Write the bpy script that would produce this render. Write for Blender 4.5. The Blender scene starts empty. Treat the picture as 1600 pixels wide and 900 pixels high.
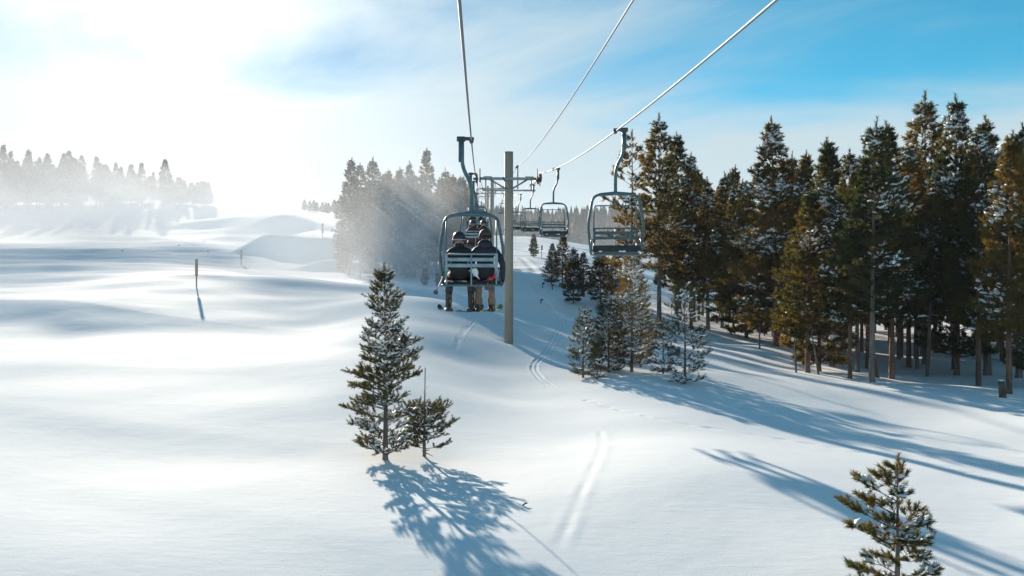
import bpy, math, random
import numpy as np
from mathutils import Vector, Matrix

# ------------------------------------------------------------------ camera, world, sun, exposure
scene = bpy.context.scene
COL = scene.collection
F = 1256.0                      # focal length in photo pixels (1600 wide)
R = math.radians

cam_data = bpy.data.cameras.new('camera')
cam_data.sensor_width = 36.0
cam_data.lens = 36.0 * F / 1600.0
cam_data.clip_start = 0.1
cam_data.clip_end = 6000.0
cam = bpy.data.objects.new('camera', cam_data)
cam.location = (0, 0, 0)
cam.rotation_euler = (R(90), 0, 0)
COL.objects.link(cam)
scene.camera = cam

SUN_AZ, SUN_EL = R(23.0), R(17.0)          # azimuth to the left of +Y
SUN = Vector((-math.sin(SUN_AZ) * math.cos(SUN_EL), math.cos(SUN_AZ) * math.cos(SUN_EL), math.sin(SUN_EL)))

sun_data = bpy.data.lights.new('sun', 'SUN')
sun_data.energy = 5.0
sun_data.angle = R(0.6)
sun_data.color = (1.0, 0.87, 0.71)
sun = bpy.data.objects.new('sun', sun_data)
sun.rotation_euler = (-SUN).to_track_quat('-Z', 'Y').to_euler()
sun.location = SUN * 60
COL.objects.link(sun)

world = bpy.data.worlds.new('World')
scene.world = world
world.use_nodes = True
wn, wl = world.node_tree.nodes, world.node_tree.links
wn.clear()


def N(t, **kw):
    n = wn.new(t)
    for k, v in kw.items():
        setattr(n, k, v)
    return n


def wmath(op, a, b=None, c=None, clamp=False):
    n = wn.new('ShaderNodeMath'); n.operation = op; n.use_clamp = clamp
    for i, v in enumerate((a, b, c)):
        if v is None:
            continue
        if isinstance(v, (int, float)):
            n.inputs[i].default_value = v
        else:
            wl.new(v, n.inputs[i])
    return n.outputs[0]


def wmix(fac, a, b):
    n = wn.new('ShaderNodeMix'); n.data_type = 'RGBA'
    for i, v in ((0, fac), (6, a), (7, b)):
        if isinstance(v, tuple):
            n.inputs[i].default_value = v
        elif isinstance(v, (int, float)):
            n.inputs[i].default_value = v
        else:
            wl.new(v, n.inputs[i])
    return n.outputs[2]


def wramp(v, a, b):
    n = wn.new('ShaderNodeMapRange'); n.interpolation_type = 'SMOOTHSTEP'
    wl.new(v, n.inputs[0])
    n.inputs[1].default_value, n.inputs[2].default_value = a, b
    return n.outputs[0]


SKY_STRENGTH = 0.067
out = N('ShaderNodeOutputWorld'); bg = N('ShaderNodeBackground')
sky = N('ShaderNodeTexSky', sky_type='NISHITA')
sky.sun_disc = False
sky.sun_elevation = SUN_EL
sky.sun_rotation = -SUN_AZ
sky.altitude = 2900
sky.air_density = 1.0
sky.dust_density = 1.2
sky.ozone_density = 2.0
tc = N('ShaderNodeTexCoord')
sep = N('ShaderNodeSeparateXYZ'); wl.new(tc.outputs['Generated'], sep.inputs[0])
dot = N('ShaderNodeVectorMath', operation='DOT_PRODUCT')
wl.new(tc.outputs['Generated'], dot.inputs[0]); dot.inputs[1].default_value = SUN
cosang = wmath('MAXIMUM', dot.outputs['Value'], 0.0)
# clouds: thin sheet projected on a high plane
zc = wmath('ADD', wmath('MAXIMUM', sep.outputs[2], 0.0), 0.22)
cu = wmath('DIVIDE', sep.outputs[0], zc); cv = wmath('DIVIDE', sep.outputs[1], zc)
comb = N('ShaderNodeCombineXYZ'); wl.new(cu, comb.inputs[0]); wl.new(cv, comb.inputs[1])
mapn = N('ShaderNodeMapping'); wl.new(comb.outputs[0], mapn.inputs[0])
mapn.inputs['Rotation'].default_value = (0, 0, R(24)); mapn.inputs['Scale'].default_value = (0.55, 1.0, 1)
mapn.inputs['Location'].default_value = (11.22, 4.26, 13.8)  # cloud placement
nz = N('ShaderNodeTexNoise'); wl.new(mapn.outputs[0], nz.inputs['Vector'])
nz.inputs['Scale'].default_value = 0.9; nz.inputs['Detail'].default_value = 7; nz.inputs['Roughness'].default_value = 0.58
nz.inputs['Distortion'].default_value = 0.9
low = wramp(sep.outputs[2], 0.27, 0.09)                # more cloud toward the horizon
cov = wmath('ADD', nz.outputs['Fac'], wmath('MULTIPLY', low, 0.40))
near_sun = wmath('POWER', cosang, 8.0)
cov = wmath('ADD', cov, wmath('MULTIPLY', near_sun, 0.20))
cloud = wramp(cov, 0.47, 0.74)
glow1 = wmath('MULTIPLY', wmath('POWER', cosang, 40.0), 4.0)
glow2 = wmath('MULTIPLY', wmath('POWER', cosang, 9.0), 1.5)
bright = wmath('ADD', glow1, glow2)
ccol = N('ShaderNodeVectorMath', operation='SCALE')
ccol.inputs[0].default_value = (1.0, 0.98, 0.95); wl.new(bright, ccol.inputs['Scale'])
ccol2 = N('ShaderNodeVectorMath', operation='ADD'); wl.new(ccol.outputs[0], ccol2.inputs[0]); ccol2.inputs[1].default_value = (4.6, 5.7, 6.2)
tint = N('ShaderNodeVectorMath', operation='MULTIPLY')
wl.new(sky.outputs[0], tint.inputs[0]); wl.new(wmix(wmath('POWER', cosang, 7.0), (0.08, 1.27, 1.25, 1), (0.58, 0.82, 0.88, 1)), tint.inputs[1])
skyc = wmix(wmath("MULTIPLY", cloud, 0.96), tint.outputs[0], ccol2.outputs[0])
wl.new(skyc, bg.inputs['Color'])
bg.inputs['Strength'].default_value = SKY_STRENGTH
wl.new(bg.outputs[0], out.inputs['Surface'])

vs = scene.view_settings
vs.view_transform = 'Standard'
vs.look = 'None'
vs.gamma = 1.0
vs.use_curve_mapping = False
vs.exposure = 0.84
scene.cycles.use_denoising = True
scene.cycles.volume_step_rate = 1.0
scene.cycles.volume_bounces = 2
scene.cycles.max_bounces = 8
scene.cycles.transparent_max_bounces = 8


def PX(px, py, d):
    return Vector(((px - 800.0) / F * d, d, -(py - 450.0) / F * d))


# ------------------------------------------------------------------ materials
def mat(name, base, rough=0.6, metal=0.0, spec=0.5):
    m = bpy.data.materials.new(name); m.use_nodes = True
    b = m.node_tree.nodes['Principled BSDF']
    b.inputs['Base Color'].default_value = (*base, 1)
    b.inputs['Roughness'].default_value = rough
    b.inputs['Metallic'].default_value = metal
    b.inputs['Specular IOR Level'].default_value = spec
    return m


def vary(m, c1, c2, scale=3.0, detail=4.0, lo=0.35, hi=0.65, bump=0.0, bscale=40.0, bdist=0.01, stretch=(1, 1, 1), objrand=0.0):
    """noise mix between two colours (+ bump) in object space"""
    nt = m.node_tree; nd, lk = nt.nodes, nt.links
    b = nd['Principled BSDF']
    t = nd.new('ShaderNodeTexCoord'); mp = nd.new('ShaderNodeMapping'); lk.new(t.outputs['Object'], mp.inputs[0])
    mp.inputs['Scale'].default_value = stretch
    n = nd.new('ShaderNodeTexNoise'); lk.new(mp.outputs[0], n.inputs['Vector'])
    n.inputs['Scale'].default_value = scale; n.inputs['Detail'].default_value = detail
    mr = nd.new('ShaderNodeMapRange'); lk.new(n.outputs['Fac'], mr.inputs[0])
    mr.inputs[1].default_value, mr.inputs[2].default_value = lo, hi
    fac = mr.outputs[0]
    if objrand:
        oi = nd.new('ShaderNodeObjectInfo'); ad = nd.new('ShaderNodeMath'); ad.operation = 'MULTIPLY_ADD'; ad.use_clamp = True
        sb = nd.new('ShaderNodeMath'); sb.operation = 'SUBTRACT'; lk.new(oi.outputs['Random'], sb.inputs[0]); sb.inputs[1].default_value = 0.5
        lk.new(sb.outputs[0], ad.inputs[0]); ad.inputs[1].default_value = objrand; lk.new(fac, ad.inputs[2]); fac = ad.outputs[0]
    mx = nd.new('ShaderNodeMix'); mx.data_type = 'RGBA'; lk.new(fac, mx.inputs[0])
    mx.inputs[6].default_value = (*c1, 1); mx.inputs[7].default_value = (*c2, 1)
    lk.new(mx.outputs[2], b.inputs['Base Color'])
    if bump:
        n2 = nd.new('ShaderNodeTexNoise'); lk.new(mp.outputs[0], n2.inputs['Vector'])
        n2.inputs['Scale'].default_value = bscale; n2.inputs['Detail'].default_value = 5
        bp = nd.new('ShaderNodeBump'); bp.inputs['Strength'].default_value = bump; bp.inputs['Distance'].default_value = bdist
        lk.new(n2.outputs['Fac'], bp.inputs['Height']); lk.new(bp.outputs[0], b.inputs['Normal'])
    return m


def snow_ground_mat():
    m = mat('snow_ground', (0.86, 0.885, 0.90), 0.85, 0, 0.04)
    nt = m.node_tree; nd, lk = nt.nodes, nt.links; b = nd['Principled BSDF']
    t = nd.new('ShaderNodeTexCoord')
    big = nd.new('ShaderNodeTexNoise'); lk.new(t.outputs['Object'], big.inputs['Vector']); big.inputs['Scale'].default_value = 0.9; big.inputs['Detail'].default_value = 6
    mp = nd.new('ShaderNodeMapping'); lk.new(t.outputs['Object'], mp.inputs[0]); mp.inputs['Rotation'].default_value = (0, 0, R(35)); mp.inputs['Scale'].default_value = (1.2, 5.0, 1)
    rip = nd.new('ShaderNodeTexNoise'); lk.new(mp.outputs[0], rip.inputs['Vector']); rip.inputs['Scale'].default_value = 1.4; rip.inputs['Detail'].default_value = 5
    fine = nd.new('ShaderNodeTexNoise'); lk.new(t.outputs['Object'], fine.inputs['Vector']); fine.inputs['Scale'].default_value = 38; fine.inputs['Detail'].default_value = 4
    prev = None
    for n, s, d in ((big, 0.20, 0.10), (rip, 0.14, 0.03), (fine, 0.40, 0.007)):
        bp = nd.new('ShaderNodeBump'); bp.inputs['Strength'].default_value = s; bp.inputs['Distance'].default_value = d
        lk.new(n.outputs['Fac'], bp.inputs['Height'])
        if prev:
            lk.new(prev, bp.inputs['Normal'])
        prev = bp.outputs[0]
    lk.new(prev, b.inputs['Normal'])
    mx = nd.new('ShaderNodeMix'); mx.data_type = 'RGBA'; lk.new(big.outputs['Fac'], mx.inputs[0])
    mx.inputs[6].default_value = (0.84, 0.87, 0.895, 1); mx.inputs[7].default_value = (0.885, 0.90, 0.91, 1)
    lk.new(mx.outputs[2], b.inputs['Base Color'])
    return m


def needle_mat(name, c1, c2, trans, fac=0.42, objrand=0.8):
    m = mat(name, c1, 0.55, 0, 0.3)
    vary(m, c1, c2, scale=0.55, detail=3, lo=0.35, hi=0.68, objrand=objrand)
    nt = m.node_tree; nd, lk = nt.nodes, nt.links; b = nd['Principled BSDF']; o = nd['Material Output']
    tr = nd.new('ShaderNodeBsdfTranslucent')
    src = b.inputs['Base Color'].links[0].from_socket
    ml = nd.new('ShaderNodeMix'); ml.data_type = 'RGBA'; ml.blend_type = 'MULTIPLY'; ml.inputs[0].default_value = 1
    lk.new(src, ml.inputs[6]); ml.inputs[7].default_value = (*trans, 1); lk.new(ml.outputs[2], tr.inputs['Color'])
    ms = nd.new('ShaderNodeMixShader'); ms.inputs[0].default_value = fac
    lk.new(b.outputs[0], ms.inputs[1]); lk.new(tr.outputs[0], ms.inputs[2]); lk.new(ms.outputs[0], o.inputs['Surface'])
    return m


M = {}
M['snow'] = snow_ground_mat()
M['snow_load'] = mat('snow_load', (0.86, 0.885, 0.90), 0.6, 0, 0.3)
M['needle'] = needle_mat('needles', (0.036, 0.054, 0.025), (0.140, 0.105, 0.031), (1.9, 1.55, 0.6), fac=0.48, objrand=0.9)
M['needle_green'] = needle_mat('needles_green', (0.046, 0.060, 0.036), (0.105, 0.096, 0.042), (1.6, 1.4, 0.7), objrand=0.4)
M['bark'] = vary(mat('bark', (0.12, 0.07, 0.05), 0.9), (0.10, 0.060, 0.042), (0.23, 0.125, 0.080), 2.2, 6, 0.35, 0.65, 0.7, 16, 0.03, (3, 3, 0.6), objrand=0.5)
M['bark_grey'] = vary(mat('bark_grey', (0.12, 0.1, 0.09), 0.9), (0.10, 0.085, 0.075), (0.24, 0.20, 0.17), 2.2, 6, 0.35, 0.65, 0.7, 16, 0.03, (3, 3, 0.6), objrand=0.5)
M['far_tree'] = vary(mat('far_tree', (0.04, 0.05, 0.035), 0.8), (0.070, 0.085, 0.072), (0.120, 0.125, 0.105), 0.12, 4)  # distance haze partly put into these lighter foliage colours
M['teal'] = vary(mat('teal_paint', (0.05, 0.13, 0.155), 0.42, 0.0, 0.5), (0.040, 0.115, 0.140), (0.085, 0.165, 0.180), 9, 6, 0.4, 0.7, 0.15, 60, 0.003)
M['steel'] = vary(mat('galvanised_steel', (0.30, 0.32, 0.33), 0.5, 0.6), (0.24, 0.26, 0.27), (0.38, 0.40, 0.41), 6, 5)
M['darksteel'] = vary(mat('dark_steel', (0.06, 0.065, 0.07), 0.5, 0.4), (0.045, 0.05, 0.055), (0.10, 0.10, 0.10), 8, 5)
M['pole'] = vary(mat('tower_paint', (0.30, 0.265, 0.22), 0.7), (0.33, 0.265, 0.195), (0.42, 0.35, 0.265), 1.6, 7, 0.3, 0.7, 0.25, 12, 0.01, (2.5, 2.5, 0.5))
M['rope'] = mat('wire_rope', (0.22, 0.23, 0.24), 0.6, 0.7)
nt = M['rope'].node_tree
_t = nt.nodes.new('ShaderNodeTexCoord'); _w = nt.nodes.new('ShaderNodeTexWave'); _w.inputs['Scale'].default_value = 14; _w.bands_direction = 'DIAGONAL'
_b = nt.nodes.new('ShaderNodeBump'); _b.inputs['Strength'].default_value = 0.5; _b.inputs['Distance'].default_value = 0.01
nt.links.new(_t.outputs['Object'], _w.inputs[0]); nt.links.new(_w.outputs['Fac'], _b.inputs['Height']); nt.links.new(_b.outputs[0], nt.nodes['Principled BSDF'].inputs['Normal'])
M['vinyl'] = vary(mat('black_vinyl', (0.018, 0.019, 0.02), 0.55), (0.014, 0.015, 0.016), (0.035, 0.035, 0.036), 5, 4, bump=0.3, bscale=30, bdist=0.004)
M['slat'] = vary(mat('slat_paint', (0.22, 0.33, 0.36), 0.45), (0.17, 0.28, 0.31), (0.28, 0.39, 0.42), 7, 5, bump=0.1, bscale=40, bdist=0.003)
M['jacket_black'] = vary(mat('jacket_black', (0.012, 0.013, 0.015), 0.75), (0.005, 0.0055, 0.007), (0.013, 0.014, 0.016), 12, 5, bump=0.5, bscale=14, bdist=0.02)
M['jacket_navy'] = vary(mat('jacket_navy', (0.014, 0.022, 0.035), 0.7), (0.006, 0.010, 0.017), (0.013, 0.021, 0.033), 10, 5, bump=0.5, bscale=13, bdist=0.02)
M['jacket_maroon'] = vary(mat('jacket_maroon', (0.06, 0.02, 0.022), 0.7), (0.05, 0.016, 0.018), (0.09, 0.03, 0.03), 10, 5, bump=0.5, bscale=13, bdist=0.02)
M['trouser_black'] = vary(mat('trouser_black', (0.014, 0.015, 0.016), 0.8), (0.010, 0.011, 0.012), (0.03, 0.03, 0.032), 12, 5, bump=0.5, bscale=16, bdist=0.02)
M['trouser_tan'] = vary(mat('trouser_tan', (0.22, 0.155, 0.10), 0.85), (0.18, 0.125, 0.08), (0.27, 0.195, 0.13), 12, 5, bump=0.5, bscale=16, bdist=0.02)
M['grey_cloth'] = mat('grey_cloth', (0.055, 0.06, 0.07), 0.85)
M['skin'] = mat('skin', (0.45, 0.26, 0.19), 0.5)
M['hair'] = vary(mat('hair', (0.05, 0.03, 0.02), 0.6), (0.03, 0.018, 0.012), (0.08, 0.05, 0.03), 30, 4, bump=0.6, bscale=60, bdist=0.01)
M['helmet'] = mat('helmet_shell', (0.012, 0.013, 0.015), 0.35)
M['white'] = mat('white_plastic', (0.75, 0.76, 0.76), 0.5)
M['strap'] = mat('goggle_strap', (0.40, 0.42, 0.44), 0.7)
M['lens'] = mat('goggle_lens', (0.02, 0.03, 0.05), 0.12, 0.3)
M['boot'] = mat('boot_shell', (0.02, 0.021, 0.022), 0.4)
M['yellow'] = mat('yellow_buckle', (0.20, 0.17, 0.04), 0.5)
M['ski_dark'] = mat('ski_dark', (0.03, 0.032, 0.035), 0.35)
M['ski_green'] = mat('ski_green', (0.16, 0.20, 0.03), 0.35)
M['red'] = mat('red_grip', (0.62, 0.035, 0.03), 0.5)
M['orange'] = mat('orange_grip', (0.55, 0.16, 0.05), 0.5)
M['stake'] = vary(mat('stake_wood', (0.42, 0.30, 0.17), 0.8), (0.48, 0.35, 0.20), (0.62, 0.47, 0.30), 6, 5, stretch=(4, 4, 0.7), bump=0.3, bscale=20, bdist=0.01)
M['stake_dark'] = mat('stake_dark', (0.05, 0.045, 0.04), 0.8)
M['deadwood'] = vary(mat('deadwood', (0.10, 0.06, 0.04), 0.9), (0.07, 0.045, 0.03), (0.18, 0.11, 0.07), 5, 5, bump=0.6, bscale=18, bdist=0.02)


# ------------------------------------------------------------------ mesh helpers
class MB:
    def __init__(s):
        s.v, s.f, s.sm, s.mi = [], [], [], []

    def add(s, v, f, smooth=True, mi=0):
        o = len(s.v)
        s.v += [tuple(p) for p in v]
        s.f += [tuple(i + o for i in q) for q in f]
        s.sm += [smooth] * len(f); s.mi += [mi] * len(f)

    def box(s, c, size, rot=None, mi=0, bevel=0.0):
        hx, hy, hz = [q / 2 for q in size]
        c = Vector(c)
        b = min(bevel, hx * .9, hy * .9, hz * .9)
        if b <= 0:
            vs_ = [Vector((x, y, z)) for x in (-hx, hx) for y in (-hy, hy) for z in (-hz, hz)]
            fs = [(0, 1, 3, 2), (4, 6, 7, 5), (0, 4, 5, 1), (2, 3, 7, 6), (0, 2, 6, 4), (1, 5, 7, 3)]
        else:
            prof = [(-hx + b, -hy), (hx - b, -hy), (hx, -hy + b), (hx, hy - b), (hx - b, hy), (-hx + b, hy), (-hx, hy - b), (-hx, -hy + b)]
            k = (hx - b) / hx; l = (hy - b) / hy
            vs_ = []
            for z, sc in ((-hz, 1), (-hz + b, 0), (hz - b, 0), (hz, 1)):
                for x, y in prof:
                    vs_.append(Vector((x * (k if sc else 1), y * (l if sc else 1), z)))
            fs = [tuple(range(7, -1, -1)), tuple(range(24, 32))]
            for r in range(3):
                for i in range(8):
                    j = (i + 1) % 8
                    fs.append((r * 8 + i, r * 8 + j, r * 8 + 8 + j, r * 8 + 8 + i))
        if rot is not None:
            vs_ = [rot @ p for p in vs_]
        s.add([p + c for p in vs_], fs, False, mi)

    def tube(s, pts, rad, n=8, cap=True, mi=0, flat=None):
        pts = [Vector(p) for p in pts]
        m = len(pts)
        rad = rad if isinstance(rad, (list, tuple)) else [rad] * m
        vs_, ref = [], None
        for i, p in enumerate(pts):
            t = (pts[min(i + 1, m - 1)] - pts[max(i - 1, 0)])
            t = t.normalized() if t.length > 1e-9 else Vector((0, 0, 1))
            if ref is None:
                ref = Vector((1, 0, 0)) if abs(t.x) < 0.8 else Vector((0, 1, 0))
            a = (ref - t * ref.dot(t)).normalized(); b = t.cross(a); ref = a
            for k in range(n):
                w = 2 * math.pi * k / n
                vs_.append(p + (a * math.cos(w) + b * math.sin(w)) * rad[i])
        fs = []
        for i in range(m - 1):
            for k in range(n):
                l = (k + 1) % n
                fs.append((i * n + k, i * n + l, (i + 1) * n + l, (i + 1) * n + k))
        s.add(vs_, fs, True, mi)
        if cap:
            o = len(s.v) - len(vs_)
            s.f += [tuple(o + k for k in range(n - 1, -1, -1)), tuple(o + (m - 1) * n + k for k in range(n))]
            s.sm += [False, False]; s.mi += [mi, mi]

    def ellipsoid(s, c, r, nu=12, nv=8, rot=None, mi=0, zmin=-1.0):
        c = Vector(c); vs_, fs = [], []
        a0 = math.asin(max(-1, zmin))
        for j in range(nv + 1):
            a = a0 + (math.pi / 2 - a0) * j / nv
            for i in range(nu):
                w = 2 * math.pi * i / nu
                p = Vector((math.cos(a) * math.cos(w) * r[0], math.cos(a) * math.sin(w) * r[1], math.sin(a) * r[2]))
                vs_.append(c + (rot @ p if rot is not None else p))
        for j in range(nv):
            for i in range(nu):
                k = (i + 1) % nu
                fs.append((j * nu + i, j * nu + k, (j + 1) * nu + k, (j + 1) * nu + i))
        s.add(vs_, fs, True, mi)

    def mesh(s, name, mats):
        me = bpy.data.meshes.new(name)
        me.from_pydata(s.v, [], s.f)
        me.polygons.foreach_set('use_smooth', s.sm)
        for m in (mats if isinstance(mats, (list, tuple)) else [mats]):
            me.materials.append(M[m])
        if any(s.mi):
            me.polygons.foreach_set('material_index', s.mi)
        me.update()
        return me

    def build(s, name, mats, parent=None):
        return link(name, s.mesh(name, mats), parent)


def link(name, me, parent=None):
    o = bpy.data.objects.new(name, me)
    COL.objects.link(o)
    if parent is not None:
        o.parent = parent
    return o


def empty(name, loc=(0, 0, 0), rz=0.0):
    o = bpy.data.objects.new(name, None)
    o.empty_display_size = 0.3
    o.location = loc; o.rotation_euler = (0, 0, rz)
    COL.objects.link(o)
    return o


def tag(o, label=None, cat=None, group=None, kind=None):
    for k, v in (('label', label), ('category', cat), ('group', group), ('kind', kind)):
        if v:
            o[k] = v
    return o


def copy_tree(o, parent=None):
    c = o.copy(); COL.objects.link(c); c.parent = parent
    for ch in list(o.children):
        copy_tree(ch, c)
    return c


def arr_mesh(name, verts, faces, material, smooth=False):
    """fast numpy mesh; faces (n,3) or (n,4)"""
    me = bpy.data.meshes.new(name)
    verts = np.ascontiguousarray(verts, dtype=np.float32); faces = np.ascontiguousarray(faces, dtype=np.int32)
    n, k = faces.shape
    me.vertices.add(len(verts)); me.vertices.foreach_set('co', verts.ravel())
    me.loops.add(n * k); me.loops.foreach_set('vertex_index', faces.ravel())
    me.polygons.add(n)
    me.polygons.foreach_set('loop_start', np.arange(0, n * k, k, dtype=np.int32))
    me.polygons.foreach_set('use_smooth', np.full(n, smooth, dtype=bool))
    me.materials.append(M[material])
    me.update(calc_edges=True)
    return me


def arc(p0, p1, p2, n=6):
    """quadratic bezier points"""
    p0, p1, p2 = Vector(p0), Vector(p1), Vector(p2)
    return [(1 - t) ** 2 * p0 + 2 * t * (1 - t) * p1 + t * t * p2 for t in [i / n for i in range(n + 1)]]


def round_path(pts, r=0.1, n=5):
    pts = [Vector(p) for p in pts]
    o = [pts[0]]
    for i in range(1, len(pts) - 1):
        a, b, c = pts[i - 1], pts[i], pts[i + 1]
        da, dc = (a - b), (c - b)
        q = min(r, da.length * .49, dc.length * .49)
        o += arc(b + da.normalized() * q, b, b + dc.normalized() * q, n)
    return o + [pts[-1]]


# ------------------------------------------------------------------ terrain
CP = [  # surveyed points (bearing column, row, distance)
    # left side
    (-300, 900, 10.4), (-300, 700, 16.5), (-300, 560, 28), (-300, 490, 40), (-300, 420, 60), (-300, 380, 110), (-300, 330, 190),
    (100, 900, 10.4), (100, 720, 15.8), (100, 620, 21.4), (100, 562, 28), (100, 535, 34), (100, 487, 39), (100, 452, 50), (100, 425, 65), (100, 400, 90),
    (100, 345, 150), (100, 325, 190),
    (300, 900, 10.5), (300, 720, 16.2), (300, 620, 22), (300, 560, 30), (300, 520, 37), (300, 478, 43), (307, 448, 49), (300, 425, 66), (300, 402, 92),
    (300, 345, 150), (300, 325, 185),
    (480, 900, 10.5), (480, 720, 16.4), (480, 620, 22.3), (480, 545, 31), (480, 515, 38), (480, 488, 44), (480, 462, 51), (480, 437, 68), (480, 424, 84), (430, 335, 150),
    (500, 350, 145), (500, 334, 260), (610, 716, 16.6), (600, 600, 24), (600, 520, 34), (600, 485, 43), (600, 460, 50), (600, 437, 76),
    (700, 900, 10.6), (700, 720, 17.2), (700, 620, 24), (700, 545, 34), (700, 496, 43), (700, 474, 48), (700, 456, 60), (680, 434, 82),
    (795, 900, 10.6), (795, 780, 14.1), (795, 680, 20), (795, 600, 29.2), (795, 543, 40), (795, 500, 49), (790, 462, 62), (780, 420, 95), (778, 386, 150), (775, 368, 205),
    (900, 700, 18.4), (900, 615, 27), (900, 575, 33.5), (900, 484, 58), (900, 442, 82), (900, 402, 120), (860, 374, 200), (940, 392, 300), (860, 362, 430), (980, 352, 480),
    (1000, 900, 10.7), (1000, 750, 15.2), (1000, 650, 21.8), (1000, 592, 30), (1020, 540, 44), (1040, 500, 62), (1000, 460, 90), (1050, 420, 140), (1060, 388, 300),
    (1200, 900, 10.8), (1200, 800, 13.4), (1200, 700, 18.4), (1200, 605, 30), (1200, 545, 46), (1170, 510, 66), (1200, 490, 95), (1200, 450, 160), (1250, 400, 320),
    (1400, 950, 9.9), (1400, 760, 15.8), (1400, 660, 23.6), (1395, 596, 34), (1400, 556, 50), (1400, 520, 80), (1400, 470, 150), (1450, 400, 320),
    (1590, 900, 11.1), (1590, 800, 14.4), (1590, 700, 20.2), (1585, 613, 31), (1590, 556, 50), (1590, 518, 85), (1600, 470, 150),
    (1900, 900, 11), (1900, 700, 20), (1900, 600, 34), (1900, 530, 70), (1900, 460, 160), (1900, 390, 320),
    (-600, 600, 24), (-600, 420, 70), (-600, 320, 200), (2300, 600, 34), (2300, 480, 120),
]


def sstep(t):
    t = np.clip(t, 0, 1)
    return t * t * (3 - 2 * t)


def window(x, a, b, w):
    return sstep((x - a) / w) * sstep((b - x) / w)


def features(x, y):
    z = np.zeros_like(x)
    # banks: steep faces turned to the camera, flat on top
    lip = 101.0 + 0.10 * (x + 28) + 1.2 * np.sin(x * 0.31)
    z += 2.5 * sstep((y - lip) / 4.6) * np.exp(-np.maximum(y - lip - 5, 0) / 26) * window(x, -37.0, -16.5, 5.0)
    lip = 84.0 + 0.05 * (x + 22)
    z += 1.0 * sstep((y - lip) / 2.6) * np.exp(-np.maximum(y - lip - 3, 0) / 9) * window(x, -24.0, -14.0, 4.0)
    lip = 104.0 - 0.28 * (x + 55) + 1.0 * np.sin(x * 0.23)
    z += 0.12 * sstep((y - lip) / 7.0) * np.exp(-np.maximum(y - lip - 6, 0) / 24) * window(x, -66.0, -38.0, 7.0)
    # knoll on the skyline
    z += 2.6 * np.exp(-(((x + 41) / 6.5) ** 2 + ((y - 146) / 9) ** 2))
    z += 1.6 * np.exp(-(((x + 52) / 9) ** 2 + ((y - 150) / 8) ** 2))
    # gully face left of the lift
    c = 40.5 - 0.10 * (x + 18) + 0.8 * np.sin(x * 0.22 + 1)
    z += 0.42 * (sstep((y - c + 4.8) / 6.2) - 0.0) * np.exp(-np.maximum(y - c, 0) / 7) * window(x, -46, -6, 9)
    # long soft drifts on the open slope
    for xs0, ys0, ax, ln_, wd, hh in ((-9.0, 19.5, -0.30, 7.0, 2.6, 0.12), (-13.0, 27.0, 0.10, 9.0, 3.4, 0.16), (-4.5, 13.2, -0.45, 4.5, 1.8, 0.05), (-20.0, 56.0, 0.12, 14.0, 4.0, 0.28), (-30.0, 70.0, 0.0, 14.0, 5.0, 0.35)):
        dx_ = (x - xs0) / ln_; dy_ = (y - ys0 - ax * (x - xs0))
        z += hh * np.exp(-dx_ * dx_) * np.where(dy_ < 0, np.exp(-(dy_ / (wd * 0.55)) ** 2), np.exp(-(dy_ / (wd * 1.6)) ** 2))
    z -= 0.10 * np.exp(-(((x + 0.16) / 0.5) ** 2 + ((y - 40.0) / 0.5) ** 2))      # well round the tower foot
    # hump carrying the left edge of the lift line
    z += 0.40 * np.exp(-(((x + 3.2) / 3.2) ** 2 + ((y - 47.5) / 3.0) ** 2))
    # added crest standing in for a chair's shadow streak, then a second crest, lower right
    xs = 4.6 + (15.2 - y) * 0.62 + 0.3 * np.sin(y * 0.6)
    z += 0.05 * sstep((x - xs + 0.55) / 0.75) * np.exp(-np.maximum(x - xs, 0) / 2.2) * window(y, 8.5, 15.8, 1.6)
    xs = 14.0 + (17.5 - y) * 1.1
    z += 0.14 * sstep((x - xs + 0.5) / 0.7) * np.exp(-np.maximum(x - xs, 0) / 2.0) * window(y, 13, 19.5, 1.6)
    return z


_rng = np.random.default_rng(7)
_waves = []
for lam, amp in ((26, .10), (17, .085), (11, .06), (7.5, .036), (5.2, .022), (3.4, .010)):
    for _ in range(4):
        a = _rng.uniform(0, math.pi); ph = _rng.uniform(0, 6.28)
        _waves.append((2 * math.pi / lam * math.cos(a), 2 * math.pi / lam * math.sin(a), ph, amp * .55))
_rough = []
for lam, amp in ((4.6, .10), (3.1, .08), (2.1, .06)):
    for _ in range(4):
        a = _rng.uniform(0, math.pi); ph = _rng.uniform(0, 6.28)
        _rough.append((2 * math.pi / lam * math.cos(a), 2 * math.pi / lam * math.sin(a), ph, amp))


def undulate(x, y):
    z = np.zeros_like(x)
    for kx, ky, ph, a in _waves:
        z += a * np.sin(kx * x + ky * y + ph)
    fade = 0.45 + 0.55 * sstep((y - 8) / 40)
    z *= fade
    r = np.zeros_like(x)
    for kx, ky, ph, a in _rough:
        r += a * np.sin(kx * x + ky * y + ph)
    z += np.maximum(r, -0.1) * window(x, -60, -24, 12) * window(y, 76, 122, 14) * 0.12
    return z


def warp(x, y):
    yy = 5 + np.logaddexp(0, (y - 5) / 2.0) * 2.0
    u = np.clip(x / (yy + 6.0), -1.6, 1.6)
    return u * 2.2, np.log(np.minimum(yy, 620) + 4.0)


_cp = np.array([list(PX(*c)) for c in CP])
_cu, _cv = warp(_cp[:, 0], _cp[:, 1])
_res = _cp[:, 2] - features(_cp[:, 0], _cp[:, 1])


def _phi(r2):
    return 0.5 * r2 * np.log(r2 + 1e-12)


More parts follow.
